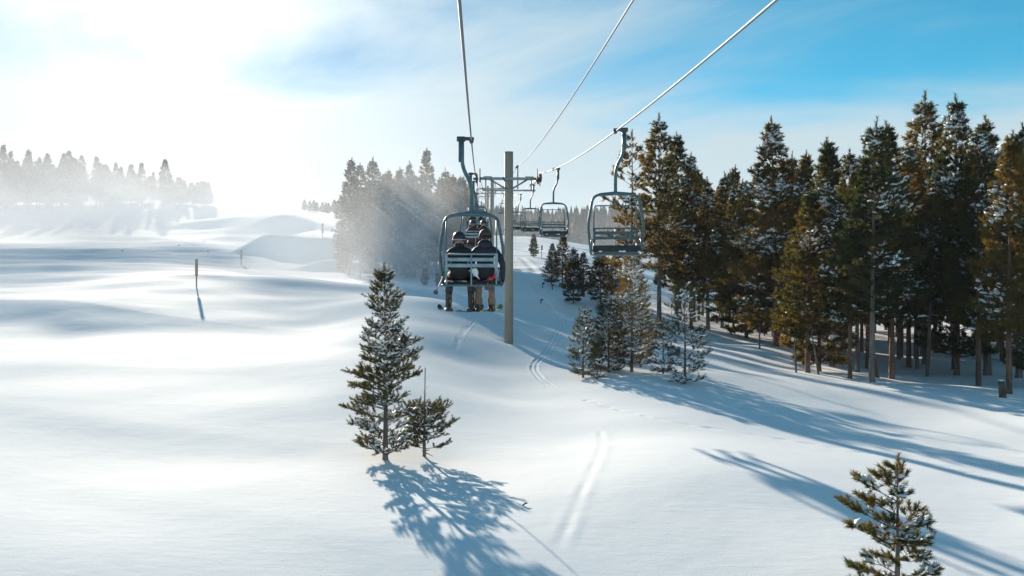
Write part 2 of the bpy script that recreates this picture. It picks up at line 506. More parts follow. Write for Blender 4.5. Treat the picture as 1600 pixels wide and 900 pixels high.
_n = len(_cp)
_A = np.zeros((_n + 3, _n + 3))
_A[:_n, :_n] = _phi((_cu[:, None] - _cu) ** 2 + (_cv[:, None] - _cv) ** 2) + np.eye(_n) * 2e-3
_A[:_n, _n] = 1; _A[:_n, _n + 1] = _cu; _A[:_n, _n + 2] = _cv
_A[_n:, :_n] = _A[:_n, _n:].T
_wts = np.linalg.solve(_A, np.concatenate([_res, np.zeros(3)]))


def base_height(x, y):
    x = np.asarray(x, float); y = np.asarray(y, float)
    sh = x.shape; x = x.ravel(); y = y.ravel()
    u, v = warp(x, y)
    z = np.empty(len(x))
    for s in range(0, len(x), 20000):
        e = s + 20000
        z[s:e] = _phi((u[s:e, None] - _cu) ** 2 + (v[s:e, None] - _cv) ** 2) @ _wts[:_n]
    z += _wts[_n] + _wts[_n + 1] * u + _wts[_n + 2] * v
    z = np.clip(z, -9, 46)
    z += features(x, y) + undulate(x, y)
    return z.reshape(sh)


def hz(x, y):
    return float(base_height(np.array([x]), np.array([y]))[0])


def ground(px, py, dmin=8.0, dmax=320.0):
    """where the sight line through (px, py) first meets the snow"""
    d = np.exp(np.linspace(math.log(dmin), math.log(dmax), 900))
    z = -(py - 450.0) / F * d
    g = base_height((px - 800.0) / F * d, d)
    hit = np.nonzero(g >= z)[0]
    i = hit[0] if len(hit) else len(d) - 1
    dd = d[i]
    if 0 < i and len(hit):
        a0 = z[i - 1] - g[i - 1]; a1 = g[i] - z[i]
        dd = d[i - 1] + (d[i] - d[i - 1]) * a0 / (a0 + a1 + 1e-9)
    x = (px - 800.0) / F * dd
    return Vector((x, dd, hz(x, dd)))


def poly_dist(X, Y, pts):
    """distance and signed side to polyline"""
    best = np.full(X.shape, 1e9); side = np.zeros(X.shape); tt = np.zeros(X.shape)
    acc = 0
    for (ax, ay), (bx, by) in zip(pts[:-1], pts[1:]):
        dx, dy = bx - ax, by - ay; L = math.hypot(dx, dy) + 1e-9
        t = np.clip(((X - ax) * dx + (Y - ay) * dy) / (L * L), 0, 1)
        ex, ey = X - ax - t * dx, Y - ay - t * dy
        d = np.hypot(ex, ey)
        m = d < best
        best[m] = d[m]; side[m] = np.sign(dx * ey - dy * ex)[m]; tt[m] = (acc + t * L)[m]
        acc += L
    return best, side, tt, acc


def smooth_poly(pts, it=3):
    p = [tuple(q) for q in pts]
    for _ in range(it):
        q = [p[0]]
        for a, b in zip(p[:-1], p[1:]):
            q += [(a[0] * .75 + b[0] * .25, a[1] * .75 + b[1] * .25), (a[0] * .25 + b[0] * .75, a[1] * .25 + b[1] * .75)]
        p = q + [p[-1]]
    return p


def track_path(pix):
    return smooth_poly([tuple(ground(*q)[:2]) for q in pix])


TRACKS = [
    # pixels, kind, half gap, groove half width, depth
    ([(818, 425), (845, 462), (872, 495), (880, 508), (864, 530), (857, 550), (838, 563), (832, 577), (848, 596), (880, 611), (905, 621)], 'double', 0.10, 0.05, 0.036),
    ([(905, 621), (960, 640), (1030, 656), (1100, 668), (1250, 690), (1400, 715), (1600, 757)], 'steps', 0.08, 0.06, 0.028),
    ([(937, 672), (942, 690), (934, 716), (912, 760), (884, 830), (866, 868)], 'ridge', 0.12, 0.10, 0.013),
    ([(752, 486), (736, 502), (718, 528), (709, 550)], 'double', 0.08, 0.045, 0.025),
    ([(812, 402), (826, 414), (842, 428)], 'ridge', 0.7, 0.4, 0.10),
]


def tracks(X, Y, Z):
    for pix, kind, gap, w, dep in TRACKS:
        p = track_path(pix)
        xs = [q[0] for q in p]; ys = [q[1] for q in p]
        m = (X > min(xs) - 1.5) & (X < max(xs) + 1.5) & (Y > min(ys) - 1.5) & (Y < max(ys) + 1.5)
        if not m.any():
            continue
        d, s, t, L = poly_dist(X[m], Y[m], p)
        fade = sstep(t / (0.06 * L)) * sstep((L - t) / (0.10 * L))
        if kind == 'double':
            g = np.exp(-((d - gap) / w) ** 2) - 0.45 * np.exp(-((d - gap - 2.0 * w) / w) ** 2) - 0.25 * np.exp(-(d / (w * .6)) ** 2)
            dz = -dep * g
        elif kind == 'steps':
            dz = -dep * np.exp(-((d - gap * np.where(np.sin(t * 4.2) > 0, 0.2, 1.0)) / w) ** 2) * (0.25 + 0.75 * (np.sin(t * 8.4 + 1.1 * np.sin(t * 1.3)) > -0.1))
        else:
            dz = dep * (0.9 * np.exp(-((d - gap) / w) ** 2) * np.where(s > 0, 1.0, 0.55) - 0.8 * np.exp(-(d / (w * 1.1)) ** 2))
        Z[m] += dz * fade * (0.75 + 0.35 * np.sin(t * 3.1 + 0.8 * np.sin(t * 7.3)))
    return Z


def axis(segs):
    o = [segs[0][0]]
    for a, b, s0, s1 in segs:
        x = a
        while x < b - 1e-6:
            f = (x - a) / (b - a)
            x += s0 + (s1 - s0) * f
            o.append(min(x, b))
    return np.array(sorted(set(np.round(o, 4))))


gx = axis([(-900, -140, 60, 12), (-140, -60, 8, 1.2), (-60, -8, 0.7, 0.25), (-8, -2.2, 0.22, 0.09), (-2.2, 4.2, 0.05, 0.05), (4.2, 6.5, 0.06, 0.09), (6.5, 26, 0.10, 0.4), (26, 90, 0.6, 5), (90, 900, 8, 60)])
gy = axis([(-260, 4, 40, 1.2), (4, 9, 0.8, 0.16), (9, 26, 0.11, 0.11), (26, 48, 0.085, 0.10), (48, 64, 0.12, 0.3), (64, 160, 0.4, 1.2), (160, 520, 2, 14), (520, 1000, 20, 60)])
X, Y = np.meshgrid(gx, gy)
Z = base_height(X, Y)
Z = tracks(X, Y, Z)
idx = np.arange(X.size).reshape(X.shape)
quads = np.stack([idx[:-1, :-1].ravel(), idx[:-1, 1:].ravel(), idx[1:, 1:].ravel(), idx[1:, :-1].ravel()], 1)
terrain = link('snow_ground', arr_mesh('snow_ground', np.stack([X.ravel(), Y.ravel(), Z.ravel()], 1), quads, 'snow', True))
tag(terrain, kind='structure')

# far snowy mountain behind the wood on the right
rng = np.random.default_rng(3)
mx, my = np.meshgrid(np.linspace(-1, 1, 60), np.linspace(-1, 1, 40))
mz = np.maximum(0, 1 - np.hypot(mx * 1.0, my)) ** 0.9
for k in range(1, 7):
    a = rng.uniform(0, 6.28); fq = 3.5 * k
    mz += (mz > 0) * mz * 0.22 / k * np.abs(np.sin(fq * (mx * math.cos(a) + my * math.sin(a)) + a))
pk = PX(1650, 205, 470)
mverts = np.stack([pk.x + mx.ravel() * 110, pk.y + my.ravel() * 95, -4 + mz.ravel() * (pk.z + 4) / 1.12], 1)
mi_ = np.arange(mx.size).reshape(mx.shape)
mq = np.stack([mi_[:-1, :-1].ravel(), mi_[:-1, 1:].ravel(), mi_[1:, 1:].ravel(), mi_[1:, :-1].ravel()], 1)
tag(link('mountain', arr_mesh('mountain', mverts, mq, 'snow', True)), kind='structure')

# ------------------------------------------------------------------ pines
UP = np.array([0, 0, 1.0])


def unit(a):
    return a / (np.linalg.norm(a, axis=-1, keepdims=True) + 1e-9)


_dome = []
for _j, (_r, _h) in enumerate(((1.0, 0.0), (0.93, 0.45), (0.55, 0.9))):
    for _i in range(7):
        _w = 2 * math.pi * (_i + 0.5 * _j) / 7
        _dome.append((_r * math.cos(_w), _r * math.sin(_w), _h))
_dome += [(0, 0, 1.05), (0, 0, -0.35)]
DOME = np.array(_dome)
_df = []
for _j in range(2):
    for _i in range(7):
        _k = (_i + 1) % 7
        _df += [(_j * 7 + _i, _j * 7 + _k, _j * 7 + 7 + _i), (_j * 7 + _k, _j * 7 + 7 + _k, _j * 7 + 7 + _i)]
for _i in range(7):
    _k = (_i + 1) % 7
    _df += [(14 + _i, 14 + _k, 21), (_k, _i, 22)]
DOMEF = np.array(_df)


def make_pine(name, seed, H, Rad, base=0.25, whorl=0.36, per=5, shoot=0.24, brush=0.11, blades=14, bw=0.03,
              twigs=4, snow=0.35, snow_size=1.0, trunk_r=None, bend=0.15, bare_top=0.0, sag=0.0, power=0.8,
              needles='needle', bark='bark', gap=0.1, side=None, rag=0.3, stubs=6, topup=0.55, tuft=0):
    """one pine standing at its own origin: returns the Empty"""
    rng = np.random.default_rng(seed)
    trunk_r = trunk_r or 0.0105 * H + 0.02
    bx, by = rng.uniform(-1, 1, 2) * bend
    ph = rng.uniform(0, 6.28)

    def axis_at(z):
        t = z / H
        return np.array([bx * math.sin(2.6 * t + ph) - bx * math.sin(ph), by * math.sin(2.1 * t + ph) - by * math.sin(ph), z])

    root = empty(name)
    tb = MB()
    nseg = 9
    zs = [-0.6, 0.0, 0.12 * min(1, H / 6)] + [H * (0.06 + 0.94 * (i + 1) / nseg) for i in range(nseg)]
    rs = [trunk_r * 1.3, trunk_r * 1.18] + [max(0.010, trunk_r * (1 - 0.95 * (z / H) ** 0.9)) for z in zs[2:]]
    tb.tube([axis_at(z) if z >= 0 else axis_at(0) + np.array([0, 0, z]) for z in zs], rs, 8)
    for _ in range(stubs):
        z = rng.uniform(0.06, max(base, 0.1)) * H
        a = rng.uniform(0, 6.28); L = rng.uniform(.15, .6) * (0.4 + 0.05 * H)
        p = axis_at(z); q = p + np.array([math.cos(a) * L, math.sin(a) * L, rng.uniform(-.25, .15) * L])
        tb.tube([p, q], [0.018, 0.006], 4, False)
    tb.build('trunk', bark, root)

    BV, BF = [], []          # branch wood
    SP, SD, SL, SS = [], [], [], []   # shoots: position, direction, length, height fraction
    def wood(p0, p1, r0, r1):
        o = len(BV)
        t = unit(p1 - p0); a = unit(np.cross(t, [0.3, 0.5, 0.81])); b = np.cross(t, a)
        for p, r in ((p0, r0), (p1, r1)):
            for w in (0, 2.09, 4.19):
                BV.append(p + (a * math.cos(w) + b * math.sin(w)) * r)
        BF.extend([(o, o + 1, o + 4, o + 3), (o + 1, o + 2, o + 5, o + 4), (o + 2, o, o + 3, o + 5)])

    z = base * H
    a0 = rng.uniform(0, 6.28)
    ztop = H * (1 - bare_top)
    while z < ztop - 0.02 * H:
        t = (z - base * H) / (H - base * H)
        prof = max(0.05, (1 - t) ** power) * min(1.0, 0.55 + t * 2.6)
        nb = max(3, int(round(per * (1 - 0.35 * t) + rng.uniform(-.8, .8))))
        a0 += rng.uniform(0.4, 1.1)
        for k in range(nb):
            if rng.random() < gap:
                continue
            a = a0 + 2 * math.pi * k / nb + rng.uniform(-.3, .3)
            L = Rad * prof * (1 + rng.uniform(-rag, rag * .9))
            if side is not None:
                L *= 1 + side[1] * math.cos(a - side[0])
            L = max(L, shoot * 0.5)
            zz = z + rng.uniform(-.12, .12) * whorl
            p = axis_at(min(zz, H))
            o = np.array([math.cos(a), math.sin(a), 0.0])
            up0 = topup * t + 0.10 - sag * (1 - t)          # slope at the stem
            up1 = 0.30 + 0.35 * t + rng.uniform(-.1, .15)   # tip curls up
            nsg = 4 if L > 0.5 else 2
            pts = []
            for i in range(nsg + 1):
                s = i / nsg
                pts.append(p + o * L * s + UP * (up0 * s + 0.5 * (up1 - up0) * s * s) * L + rng.normal(0, 0.012, 3) * L)
            r0 = 0.006 + 0.011 * L
            for i in range(nsg):
                wood(pts[i], pts[i + 1], r0 * (1 - i / nsg * .8), r0 * (1 - (i + 1) / nsg * .8))
            def at(s):
                f = s * nsg; i = min(int(f), nsg - 1); return pts[i] + (pts[i + 1] - pts[i]) * (f - i), unit(pts[i + 1] - pts[i])
            # terminal shoots
            tp, td = at(1.0)
            SP.append(tp - td * shoot * .3); SD.append(td + UP * .25); SL.append(shoot * rng.uniform(.9, 1.25)); SS.append(t)
            for _ in range(tuft):
                SP.append(tp - td * shoot * .25); SD.append(td * .6 + UP * .35 + rng.normal(0, .65, 3)); SL.append(shoot * rng.uniform(.6, .95)); SS.append(t)
            # side twigs
            nt_ = max(1, int(round(twigs * (0.35 + L / max(Rad, .01)))))
            for i in range(nt_):
                s = 0.30 + 0.66 * (i + rng.uniform(0.1, .9)) / nt_
                q, d = at(s)
                sd = 1 if (i % 2) else -1
                latv = np.cross(UP, d) * sd
                lat = unit(unit(latv) * rng.uniform(.55, 1.0) + d * rng.uniform(.5, .9) + UP * rng.uniform(.0, .35))
                tl = L * (1 - s) * 0.55 + shoot * rng.uniform(.3, .9)
                e = q + lat * tl
                wood(q, e, 0.006, 0.004)
                ns = max(1, int(tl / (shoot * 0.62)))
                for j in range(ns):
                    f = (j + 1) / ns
                    dd = lat + UP * rng.uniform(.05, .45) + rng.normal(0, .28, 3)
                    SP.append(q + lat * tl * f - lat * shoot * .45); SD.append(dd); SL.append(shoot * rng.uniform(.75, 1.2)); SS.append(t)
                for _ in range(tuft - 1):
                    SP.append(e - lat * shoot * .3); SD.append(lat * .6 + UP * .35 + rng.normal(0, .6, 3)); SL.append(shoot * rng.uniform(.55, .9)); SS.append(t)
            # shoots straight on the branch
            for i in range(max(1, int(L / (shoot * 1.3)))):
                s = rng.uniform(.35, .98); q, d = at(s)
                SP.append(q); SD.append(d * .7 + UP * rng.uniform(.2, .8) + rng.normal(0, .3, 3)); SL.append(shoot * rng.uniform(.6, 1.0)); SS.append(t)
        z += whorl * rng.uniform(.8, 1.2) * (1 - 0.35 * t)
    # leader
    if bare_top <= 0:
        for k in range(3):
            SP.append(axis_at(H - shoot * (0.15 + .55 * k))); SD.append(UP + rng.normal(0, .06, 3)); SL.append(shoot * 1.2); SS.append(1.0)
    else:
        for k in range(9):
            zz = ztop + (H - ztop) * k / 9; a = rng.uniform(0, 6.28); L = 0.07 * H * (1 - k / 12) * rng.uniform(.5, 1.2)
            p = axis_at(zz); wood(p, p + np.array([math.cos(a) * L, math.sin(a) * L, L * .5]), 0.004, 0.002)
    SP, SD, SL, SS = np.array(SP), unit(np.array(SD)), np.array(SL), np.array(SS)
    arr = arr_mesh('branches', np.array(BV), np.array(BF), bark)
    link('branches', arr, root)['kind'] = 'stuff'
    # needles: bottle-brush shoots
    m = len(SP)
    tt = rng.uniform(0.02, 1.0, (m, blades))
    phi = rng.uniform(0, 2 * math.pi, (m, blades))
    ang = rng.uniform(0.5, 1.15, (m, blades)) * (1.15 - 0.55 * tt)
    A = unit(np.cross(SD, np.array([0.21, 0.37, 0.9]))); B = np.cross(SD, A)
    rad = A[:, None] * np.cos(phi)[..., None] + B[:, None] * np.sin(phi)[..., None]
    nd = SD[:, None] * np.cos(ang)[..., None] + rad * np.sin(ang)[..., None]
    b0 = SP[:, None] + SD[:, None] * (SL[:, None] * tt)[..., None]
    ln = brush * rng.uniform(.75, 1.3, (m, blades))
    wv = unit(np.cross(nd, rng.normal(0, 1, (m, blades, 3)))) * (bw * rng.uniform(.7, 1.3, (m, blades)))[..., None] * .5
    V = np.stack([b0 - wv, b0 + wv, b0 + nd * ln[..., None]], 2).reshape(-1, 3)
    link('crown', arr_mesh('crown', V, np.arange(len(V)).reshape(-1, 3), needles), root)
    # snow lying on the boughs
    if snow > 0:
        kx, ky, kz, kp = rng.uniform(.8, 2.2, 4) * 6.0 / max(H, 2)
        patch = np.sin(SP[:, 0] * kx * 2 + 1) + np.sin(SP[:, 1] * ky * 2 + kp) + np.sin(SP[:, 2] * kz * 2.4 + 2 * kp) + rng.normal(0, .55, m)
        sel = np.nonzero((patch > np.quantile(patch, 1 - snow)) & (SD[:, 2] < 0.9))[0]
        n = len(sel)
        d = SD[sel].copy(); d[:, 2] *= 0.55; d = unit(d)
        lat = unit(np.cross(UP, d)); nn = np.cross(d, lat)
        ctr = SP[sel] + SD[sel] * (SL[sel] * rng.uniform(.2, .8, n))[:, None] + nn * (brush * .22)
        a = shoot * rng.uniform(.18, .52, n) * snow_size; b = a * rng.uniform(.45, .85, n); c = brush * rng.uniform(.18, .45, n) * snow_size
        T = DOME[None] * (1 + rng.normal(0, .22, (n, len(DOME), 1)))
        V = ctr[:, None] + d[:, None] * (T[..., 0:1] * a[:, None, None]) + lat[:, None] * (T[..., 1:2] * b[:, None, None]) + nn[:, None] * (T[..., 2:3] * c[:, None, None])
        Fc = (DOMEF[None] + (np.arange(n) * len(DOME))[:, None, None]).reshape(-1, 3)
        so = link('snow', arr_mesh('snow', V.reshape(-1, 3), Fc, 'snow_load', True), root)
        so['kind'] = 'stuff'
    return root


def put(tree, p, rz=0.0, sxy=1.0, sz=1.0, lean=(0, 0)):
    tree.location = (p[0], p[1], p[2] - 0.03)
    tree.rotation_euler = (lean[0], lean[1], rz)
    tree.scale = (sxy, sxy, sz)
    return tree


# young pines close to the lift
def young(px, py, top, width, seed, label, name='young_pine_tree', group=None, **kw):
    p = ground(px, py)
    H = (py - top) / F * p.y
    t = make_pine(name, seed, H, width / 2 / F * p.y, **kw)
    put(t, p)
    tag(t, label, 'pine tree', group)
    return t


NEAR = dict(shoot=0.15, brush=0.062, blades=46, bw=0.011, needles='needle_green', bark='bark_grey', bend=0.03)
young(602, 718, 420, 136, 11, 'snow-dusted young pine with a slender pointed top standing alone below the chairs',
      base=0.04, whorl=0.225, per=7, snow=0.40, snow_size=1.15, power=0.80, gap=0.14, rag=0.42, tuft=1, twigs=7, stubs=2, topup=0.95, **NEAR)
young(663, 713, 572, 84, 12, 'small scraggly sapling with a bare dead tip beside the larger young pine',
      base=0.10, whorl=0.15, per=6, twigs=5, snow=0.26, power=0.75, gap=0.10, bare_top=0.42, side=(0.1, 0.35), stubs=3, **NEAR)
_p = PX(1402, 956, 9.9)
_H = PX(1402, 722, 9.9).z - hz(_p.x, _p.y)
_q = make_pine('young_pine_tree', 13, _H, 0.47, base=0.06, whorl=0.21, per=5, twigs=4, snow=0.40, snow_size=1.0, power=0.50, gap=0.20, rag=0.55, side=(3.0, 0.25), tuft=2,
               shoot=0.12, brush=0.058, blades=60, bw=0.0075, needles='needle', bark='bark_grey', bend=0.03, stubs=2)
put(_q, (_p.x, _p.y, hz(_p.x, _p.y)), 0.4, 1.12)
tag(_q, 'small tufted pine cut off by the bottom edge, snow on its boughs', 'pine tree')

MID = dict(shoot=0.22, brush=0.10, blades=26, bw=0.014, bark='bark_grey', bend=0.08)
young(911, 590, 486, 52, 21, 'slim open young pine at the tower side of the sapling clump', base=0.05, whorl=0.25, per=6, twigs=4, snow=0.30, needles='needle_green', gap=0.12, **MID)
young(934, 593, 548, 24, 22, 'tiny knee-high pine seedling between the slim pine and the bushy brown one', base=0.08, whorl=0.2, per=4, twigs=2, snow=0.3, needles='needle_green', **MID)
young(951, 582, 466, 66, 23, 'bushy golden brown young pine in the sapling clump', base=0.03, whorl=0.22, per=8, twigs=5, snow=0.22, needles='needle', power=0.6, **MID)
young(987, 581, 398, 84, 24, 'tallest pine of the sapling clump, snowy, rising to the empty chair', base=0.06, whorl=0.27, per=7, twigs=5, snow=0.42, snow_size=1.15, needles='needle', power=0.65, **MID)
young(1001, 574, 455, 56, 25, 'thin pine tucked behind the tallest sapling of the clump', base=0.12, whorl=0.27, per=5, twigs=4, snow=0.4, needles='needle_green', **MID)
young(1036, 584, 504, 44, 26, 'short snowy pine between the tallest sapling and the one with low spreading boughs', base=0.06, whorl=0.24, per=5, twigs=3, snow=0.42, needles='needle_green', gap=0.2, **MID)
young(1070, 600, 446, 76, 27, 'lanky young pine with low spreading boughs at the forest side of the clump', base=0.03, whorl=0.27, per=5, twigs=4, snow=0.36, needles='needle_green', power=0.5, gap=0.25, rag=0.5, **MID)

# grown pines: prototypes, each later moved to its first place and then copied
FAR = dict(shoot=0.28, brush=0.175, blades=22, bw=0.040, tuft=2, stubs=16, snow_size=1.35)
PROTO = {
    'tall_a': make_pine('pine_tree', 31, 12, 2.0, base=0.20, whorl=0.40, per=6, twigs=4, snow=0.13, power=0.85, bend=0.18, **FAR),
    'tall_b': make_pine('pine_tree', 32, 12, 1.85, base=0.27, whorl=0.44, per=6, twigs=4, snow=0.10, power=0.78, bend=0.22, bark='bark_grey', **FAR),
    'tall_c': make_pine('pine_tree', 33, 12, 2.15, base=0.24, whorl=0.42, per=6, twigs=4, snow=0.20, power=0.90, bend=0.15, gap=0.16, **FAR),
    'broad': make_pine('pine_tree', 34, 12, 2.75, base=0.07, whorl=0.38, per=7, twigs=4, snow=0.18, power=0.95, bend=0.1, rag=0.25, **FAR),
    'narrow': make_pine('pine_tree', 35, 12, 1.35, base=0.18, whorl=0.40, per=6, twigs=3, snow=0.15, power=0.85, bend=0.2, bark='bark_grey', **FAR),
    'sparse': make_pine('pine_tree', 36, 12, 1.9, base=0.22, whorl=0.62, per=5, twigs=4, snow=0.12, power=0.6, bend=0.3, gap=0.3, rag=0.5, **FAR),
    'bushy': make_pine('pine_tree', 37, 6, 1.6, base=0.05, whorl=0.34, per=7, twigs=4, snow=0.14, power=0.8, bend=0.1, **FAR),
}
PH = {k: 12.0 for k in PROTO}; PH['bushy'] = 6.0
_used = set()


def pine(kind, p, H, label, group, wide=1.0, rz=0.0, lean=(0, 0), name=None):
    if kind in _used:
        t = copy_tree(PROTO[kind])
    else:
        t = PROTO[kind]; _used.add(kind)
    s = H / PH[kind]
    put(t, p, rz, s * wide, s, lean)
    tag(t, label, 'pine tree', group)
    return t


rr = random.Random(5)
WOOD = 'pines of the wood beside the run'
RIGHT = [  # base px, base row, top row, kind, width factor, label
    (985, 505, 208, 'sparse', 1.0, 'open pine with long ragged boughs reaching behind the nearest empty chair'),
    (1030, 508, 187, 'tall_b', 1.0, 'tall narrow-topped pine just beyond the nearest empty chair'),
    (1058, 508, 214, 'tall_a', 1.0, 'pine with a forked shoulder next to the tall narrow-topped one'),
    (1080, 512, 244, 'tall_c', 0.85, 'shorter snowy pine stepping down from the tall group by the chair'),
    (1106, 514, 282, 'narrow', 1.2, 'low dark pine at the dip of the tree line'),
    (1128, 512, 274, 'tall_b', 1.0, 'dark round-topped pine at the dip of the tree line'),
    (1146, 520, 292, 'tall_c', 0.8, 'short dark pine hugging the broad pyramid pine'),
    (1212, 541, 190, 'broad', 1.08, 'broad pyramid-shaped pine with full snowy boughs almost to the ground'),
    (1166, 528, 345, 'bushy', 1.25, 'golden brown bushy pine under the broad pyramid pine'),
    (1253, 556, 262, 'narrow', 1.1, 'slim pine peeping out between the pyramid pine and the golden ones'),
    (1262, 582, 300, 'tall_a', 1.25, 'golden brown pine with a low skirt of boughs at the wood edge'),
    (1280, 580, 330, 'bushy', 1.0, 'low golden pine filling the edge of the wood beneath taller crowns'),
    (1300, 572, 222, 'tall_a', 1.05, 'golden pine with a bent tip behind the low skirted one'),
    (1328, 591, 240, 'tall_c', 0.85, 'snowy pine on a straight red trunk at the wood edge'),
    (1362, 597, 193, 'tall_b', 1.0, 'tall thin-trunked pale pine leaning slightly at the wood edge'),
    (1393, 592, 198, 'tall_a', 0.95, 'pine on the bright rust-red trunk at the wood edge'),
    (1420, 574, 228, 'tall_c', 1.0, 'snow-laden pine behind the rust-red trunk'),
    (1446, 570, 152, 'tall_b', 1.0, 'dark pine with the highest tip of the wood'),
    (1495, 586, 156, 'broad', 0.85, 'big golden-brown pine beside the highest dark tip'),
    (1529, 603, 205, 'tall_c', 0.9, 'pine on a stout grey trunk near the stump'),
    (1543, 586, 190, 'narrow', 1.25, 'narrow dark pine behind the stout grey trunk'),
    (1577, 615, 215, 'tall_a', 0.95, 'pine on the leaning red trunk right beside the stump'),
    (1592, 590, 204, 'tall_b', 1.1, 'dark pine at the picture edge behind the stump'),
    (1616, 606, 240, 'broad', 0.8, 'brown pine cut off by the picture edge beside the stump'),
]
for i, (px, py, top, kind, wide, label) in enumerate(RIGHT):
    p = ground(px, py)
    H = (py - top) / F * p.y
    lean = (0, 0)
    if 'leaning' in label:
        lean = (0.0, -0.045)
    pine(kind, p, H, label, WOOD, wide, rr.uniform(0, 6.28), lean)
DEEP = 'pine deeper in the dark wood, mostly a trunk among other trunks'
taken = [ground(q[0], q[1]) for q in RIGHT]
n = 0; tries = 0
while n < 120 and tries < 3000:
    tries += 1
    d = rr.uniform(38, 92)
    pxl = 1020 + (96 - d) * 1.2 if d > 60 else 1190 + (60 - d) * 4.5
    px = rr.uniform(pxl, 1760)
    x = (px - 800) / F * d
    if any(math.hypot(x - q[0], d - q[1]) < 1.5 for q in taken):
        continue
    p = Vector((x, d, hz(x, d)))
    top_row = 230 + 60 * rr.random() + max(0, (1180 - px)) * 0.25
    H = min(13.5, max(6.5, (450 - top_row) / F * d - p.z))
    taken.append(p); n += 1
    near = min((q for q in RIGHT if not q[5].startswith('dark pine')), key=lambda q: abs(q[0] - px))
    nick = near[5].split(' with ')[0].split(' at ')[0].split(' behind ')[0].split(' beside ')[0].split(' reaching ')[0].split(' just ')[0].split(' next ')[0].split(' right ')[0]
    band = 'close behind' if d < 52 else ('well behind' if d < 70 else 'at the back of the wood, in line with')
    lab = ' '.join(('dark pine ' + band + ' the ' + nick).split()[:16])
    pine(rr.choice(['tall_a', 'tall_b', 'tall_c', 'narrow', 'tall_b']), p, H, lab, 'pines deep in the wood', rr.uniform(.8, 1.05), rr.uniform(0, 6.28), (rr.uniform(-.03, .03), rr.uniform(-.03, .03)))

# thin bare poles of dead saplings at the wood edge
for k, (px, py, top, dx, label) in enumerate(((1187, 545, 505, 0, 'thin dead stem in the snow under the broad pyramid pine'),
                                              (1244, 582, 520, -3, 'thin bare pole-like trunk left of the golden skirted pine'),
                                              (1279, 585, 515, -12, 'leaning grey dead stem at the wood edge'),
                                              (1371, 590, 420, -32, 'long slanting bare trunk crossing the wood edge'),
                                              (1433, 577, 470, 0, 'bare grey snag trunk among the red trunks'))):
    p = ground(px, py); H = (py - top) / F * p.y; d0 = dx / F * p.y
    r_ = empty('dead_tree', p)
    mb = MB()
    th = 0.05 if k < 3 else 0.10
    mb.tube([(0, 0, -.3), (0, 0, 0), (d0 * .45, 0.02, H * .5), (d0, 0, H)], [th * 1.2, th, th * .8, th * .35], 8)
    mb.build('trunk', 'bark_grey' if k != 3 else 'bark', r_)
    mb = MB()
    for j in range(7):
        z = H * (.35 + .08 * j); a = rr.uniform(0, 6.28); L = rr.uniform(.12, .35)
        mb.tube([(d0 * z / H, 0, z), (d0 * z / H + L * math.cos(a), L * math.sin(a), z + .1 * L)], [.012, .004], 4, False)
    mb.build('branches', 'bark_grey', r_)['kind'] = 'stuff'
    tag(r_, label, 'dead tree')

# stump
p = ground(1567, 621); st = empty('tree_stump', p); Hs = 26 / F * p.y
mb = MB(); mb.tube([(0, 0, -.3), (0, 0, 0), (-.03, 0, Hs * .5), (-.06, 0, Hs)], [.13, .125, .11, .105], 10); mb.build('trunk', 'deadwood', st)
mb = MB(); mb.ellipsoid((-.06, 0, Hs), (.10, .10, .05), 10, 4, zmin=0.0); mb.build('snow_cap', 'snow_load', st)
tag(st, 'short broken brown stump in the snow in front of the wood', 'stump')

# pines standing in the middle distance between tower and wood
MIDP = [
    (862, 446, 380, 'broad', 1.25, 'left of the two tall pines in the small stand beyond the tower'),
    (879, 450, 368, 'tall_a', 1.6, 'tallest pointed pine of the small stand beyond the tower'),
    (896, 474, 390, 'bushy', 0.95, 'dark pine with boughs to the snow at the front of the small stand'),
    (912, 464, 394, 'narrow', 2.0, 'slim dark pine in the middle of the small stand beyond the tower'),
    (938, 472, 390, 'bushy', 1.15, 'wide brown pine under the nearest empty chair'),
    (961, 482, 396, 'tall_c', 1.6, 'pine behind the clump of saplings, below the nearest empty chair'),
    (834, 402, 366, 'bushy', 0.9, 'lone round pine on the crest just right of the tower'),
]
for px, py, top, kind, wide, label in MIDP:
    p = ground(px, py); pine(kind, p, (py - top) / F * p.y, label, 'small stand beyond the tower', wide, rr.uniform(0, 6.28))

# misty clump left of the chairs
LEFT = [
    (546, 430, 250, 'tall_a', 1.0, 'outermost pine of the misty clump, facing the open slope'),
    (563, 434, 258, 'tall_c', .9, 'second misty pine in from the open slope'),
    (586, 432, 249, 'tall_b', 1.1, 'bulky round-headed pine of the misty clump'),
    (608, 434, 268, 'tall_a', .9, 'misty pine between the bulky one and the twin spires'),
    (626, 430, 264, 'narrow', 1.1, 'first of the twin spires in the misty clump'),
    (641, 436, 256, 'narrow', 1.0, 'second of the twin spires in the misty clump'),
    (667, 434, 235, 'tall_c', .9, 'tallest spire of the misty clump'),
    (693, 432, 266, 'tall_b', .95, 'misty pine just right of the tallest spire'),
    (708, 430, 276, 'narrow', 1.2, 'misty pine near the hanger of the occupied chair'),
    (722, 428, 278, 'tall_a', .9, 'misty pine directly behind the occupied chair'),
    (737, 426, 284, 'tall_c', .8, 'last misty pine before the tower'),
]
for px, py, top, kind, wide, label in LEFT:
    p = ground(px, py); pine(kind, p, (py - top) / F * p.y, label, 'misty clump of pines', wide, rr.uniform(0, 6.28))
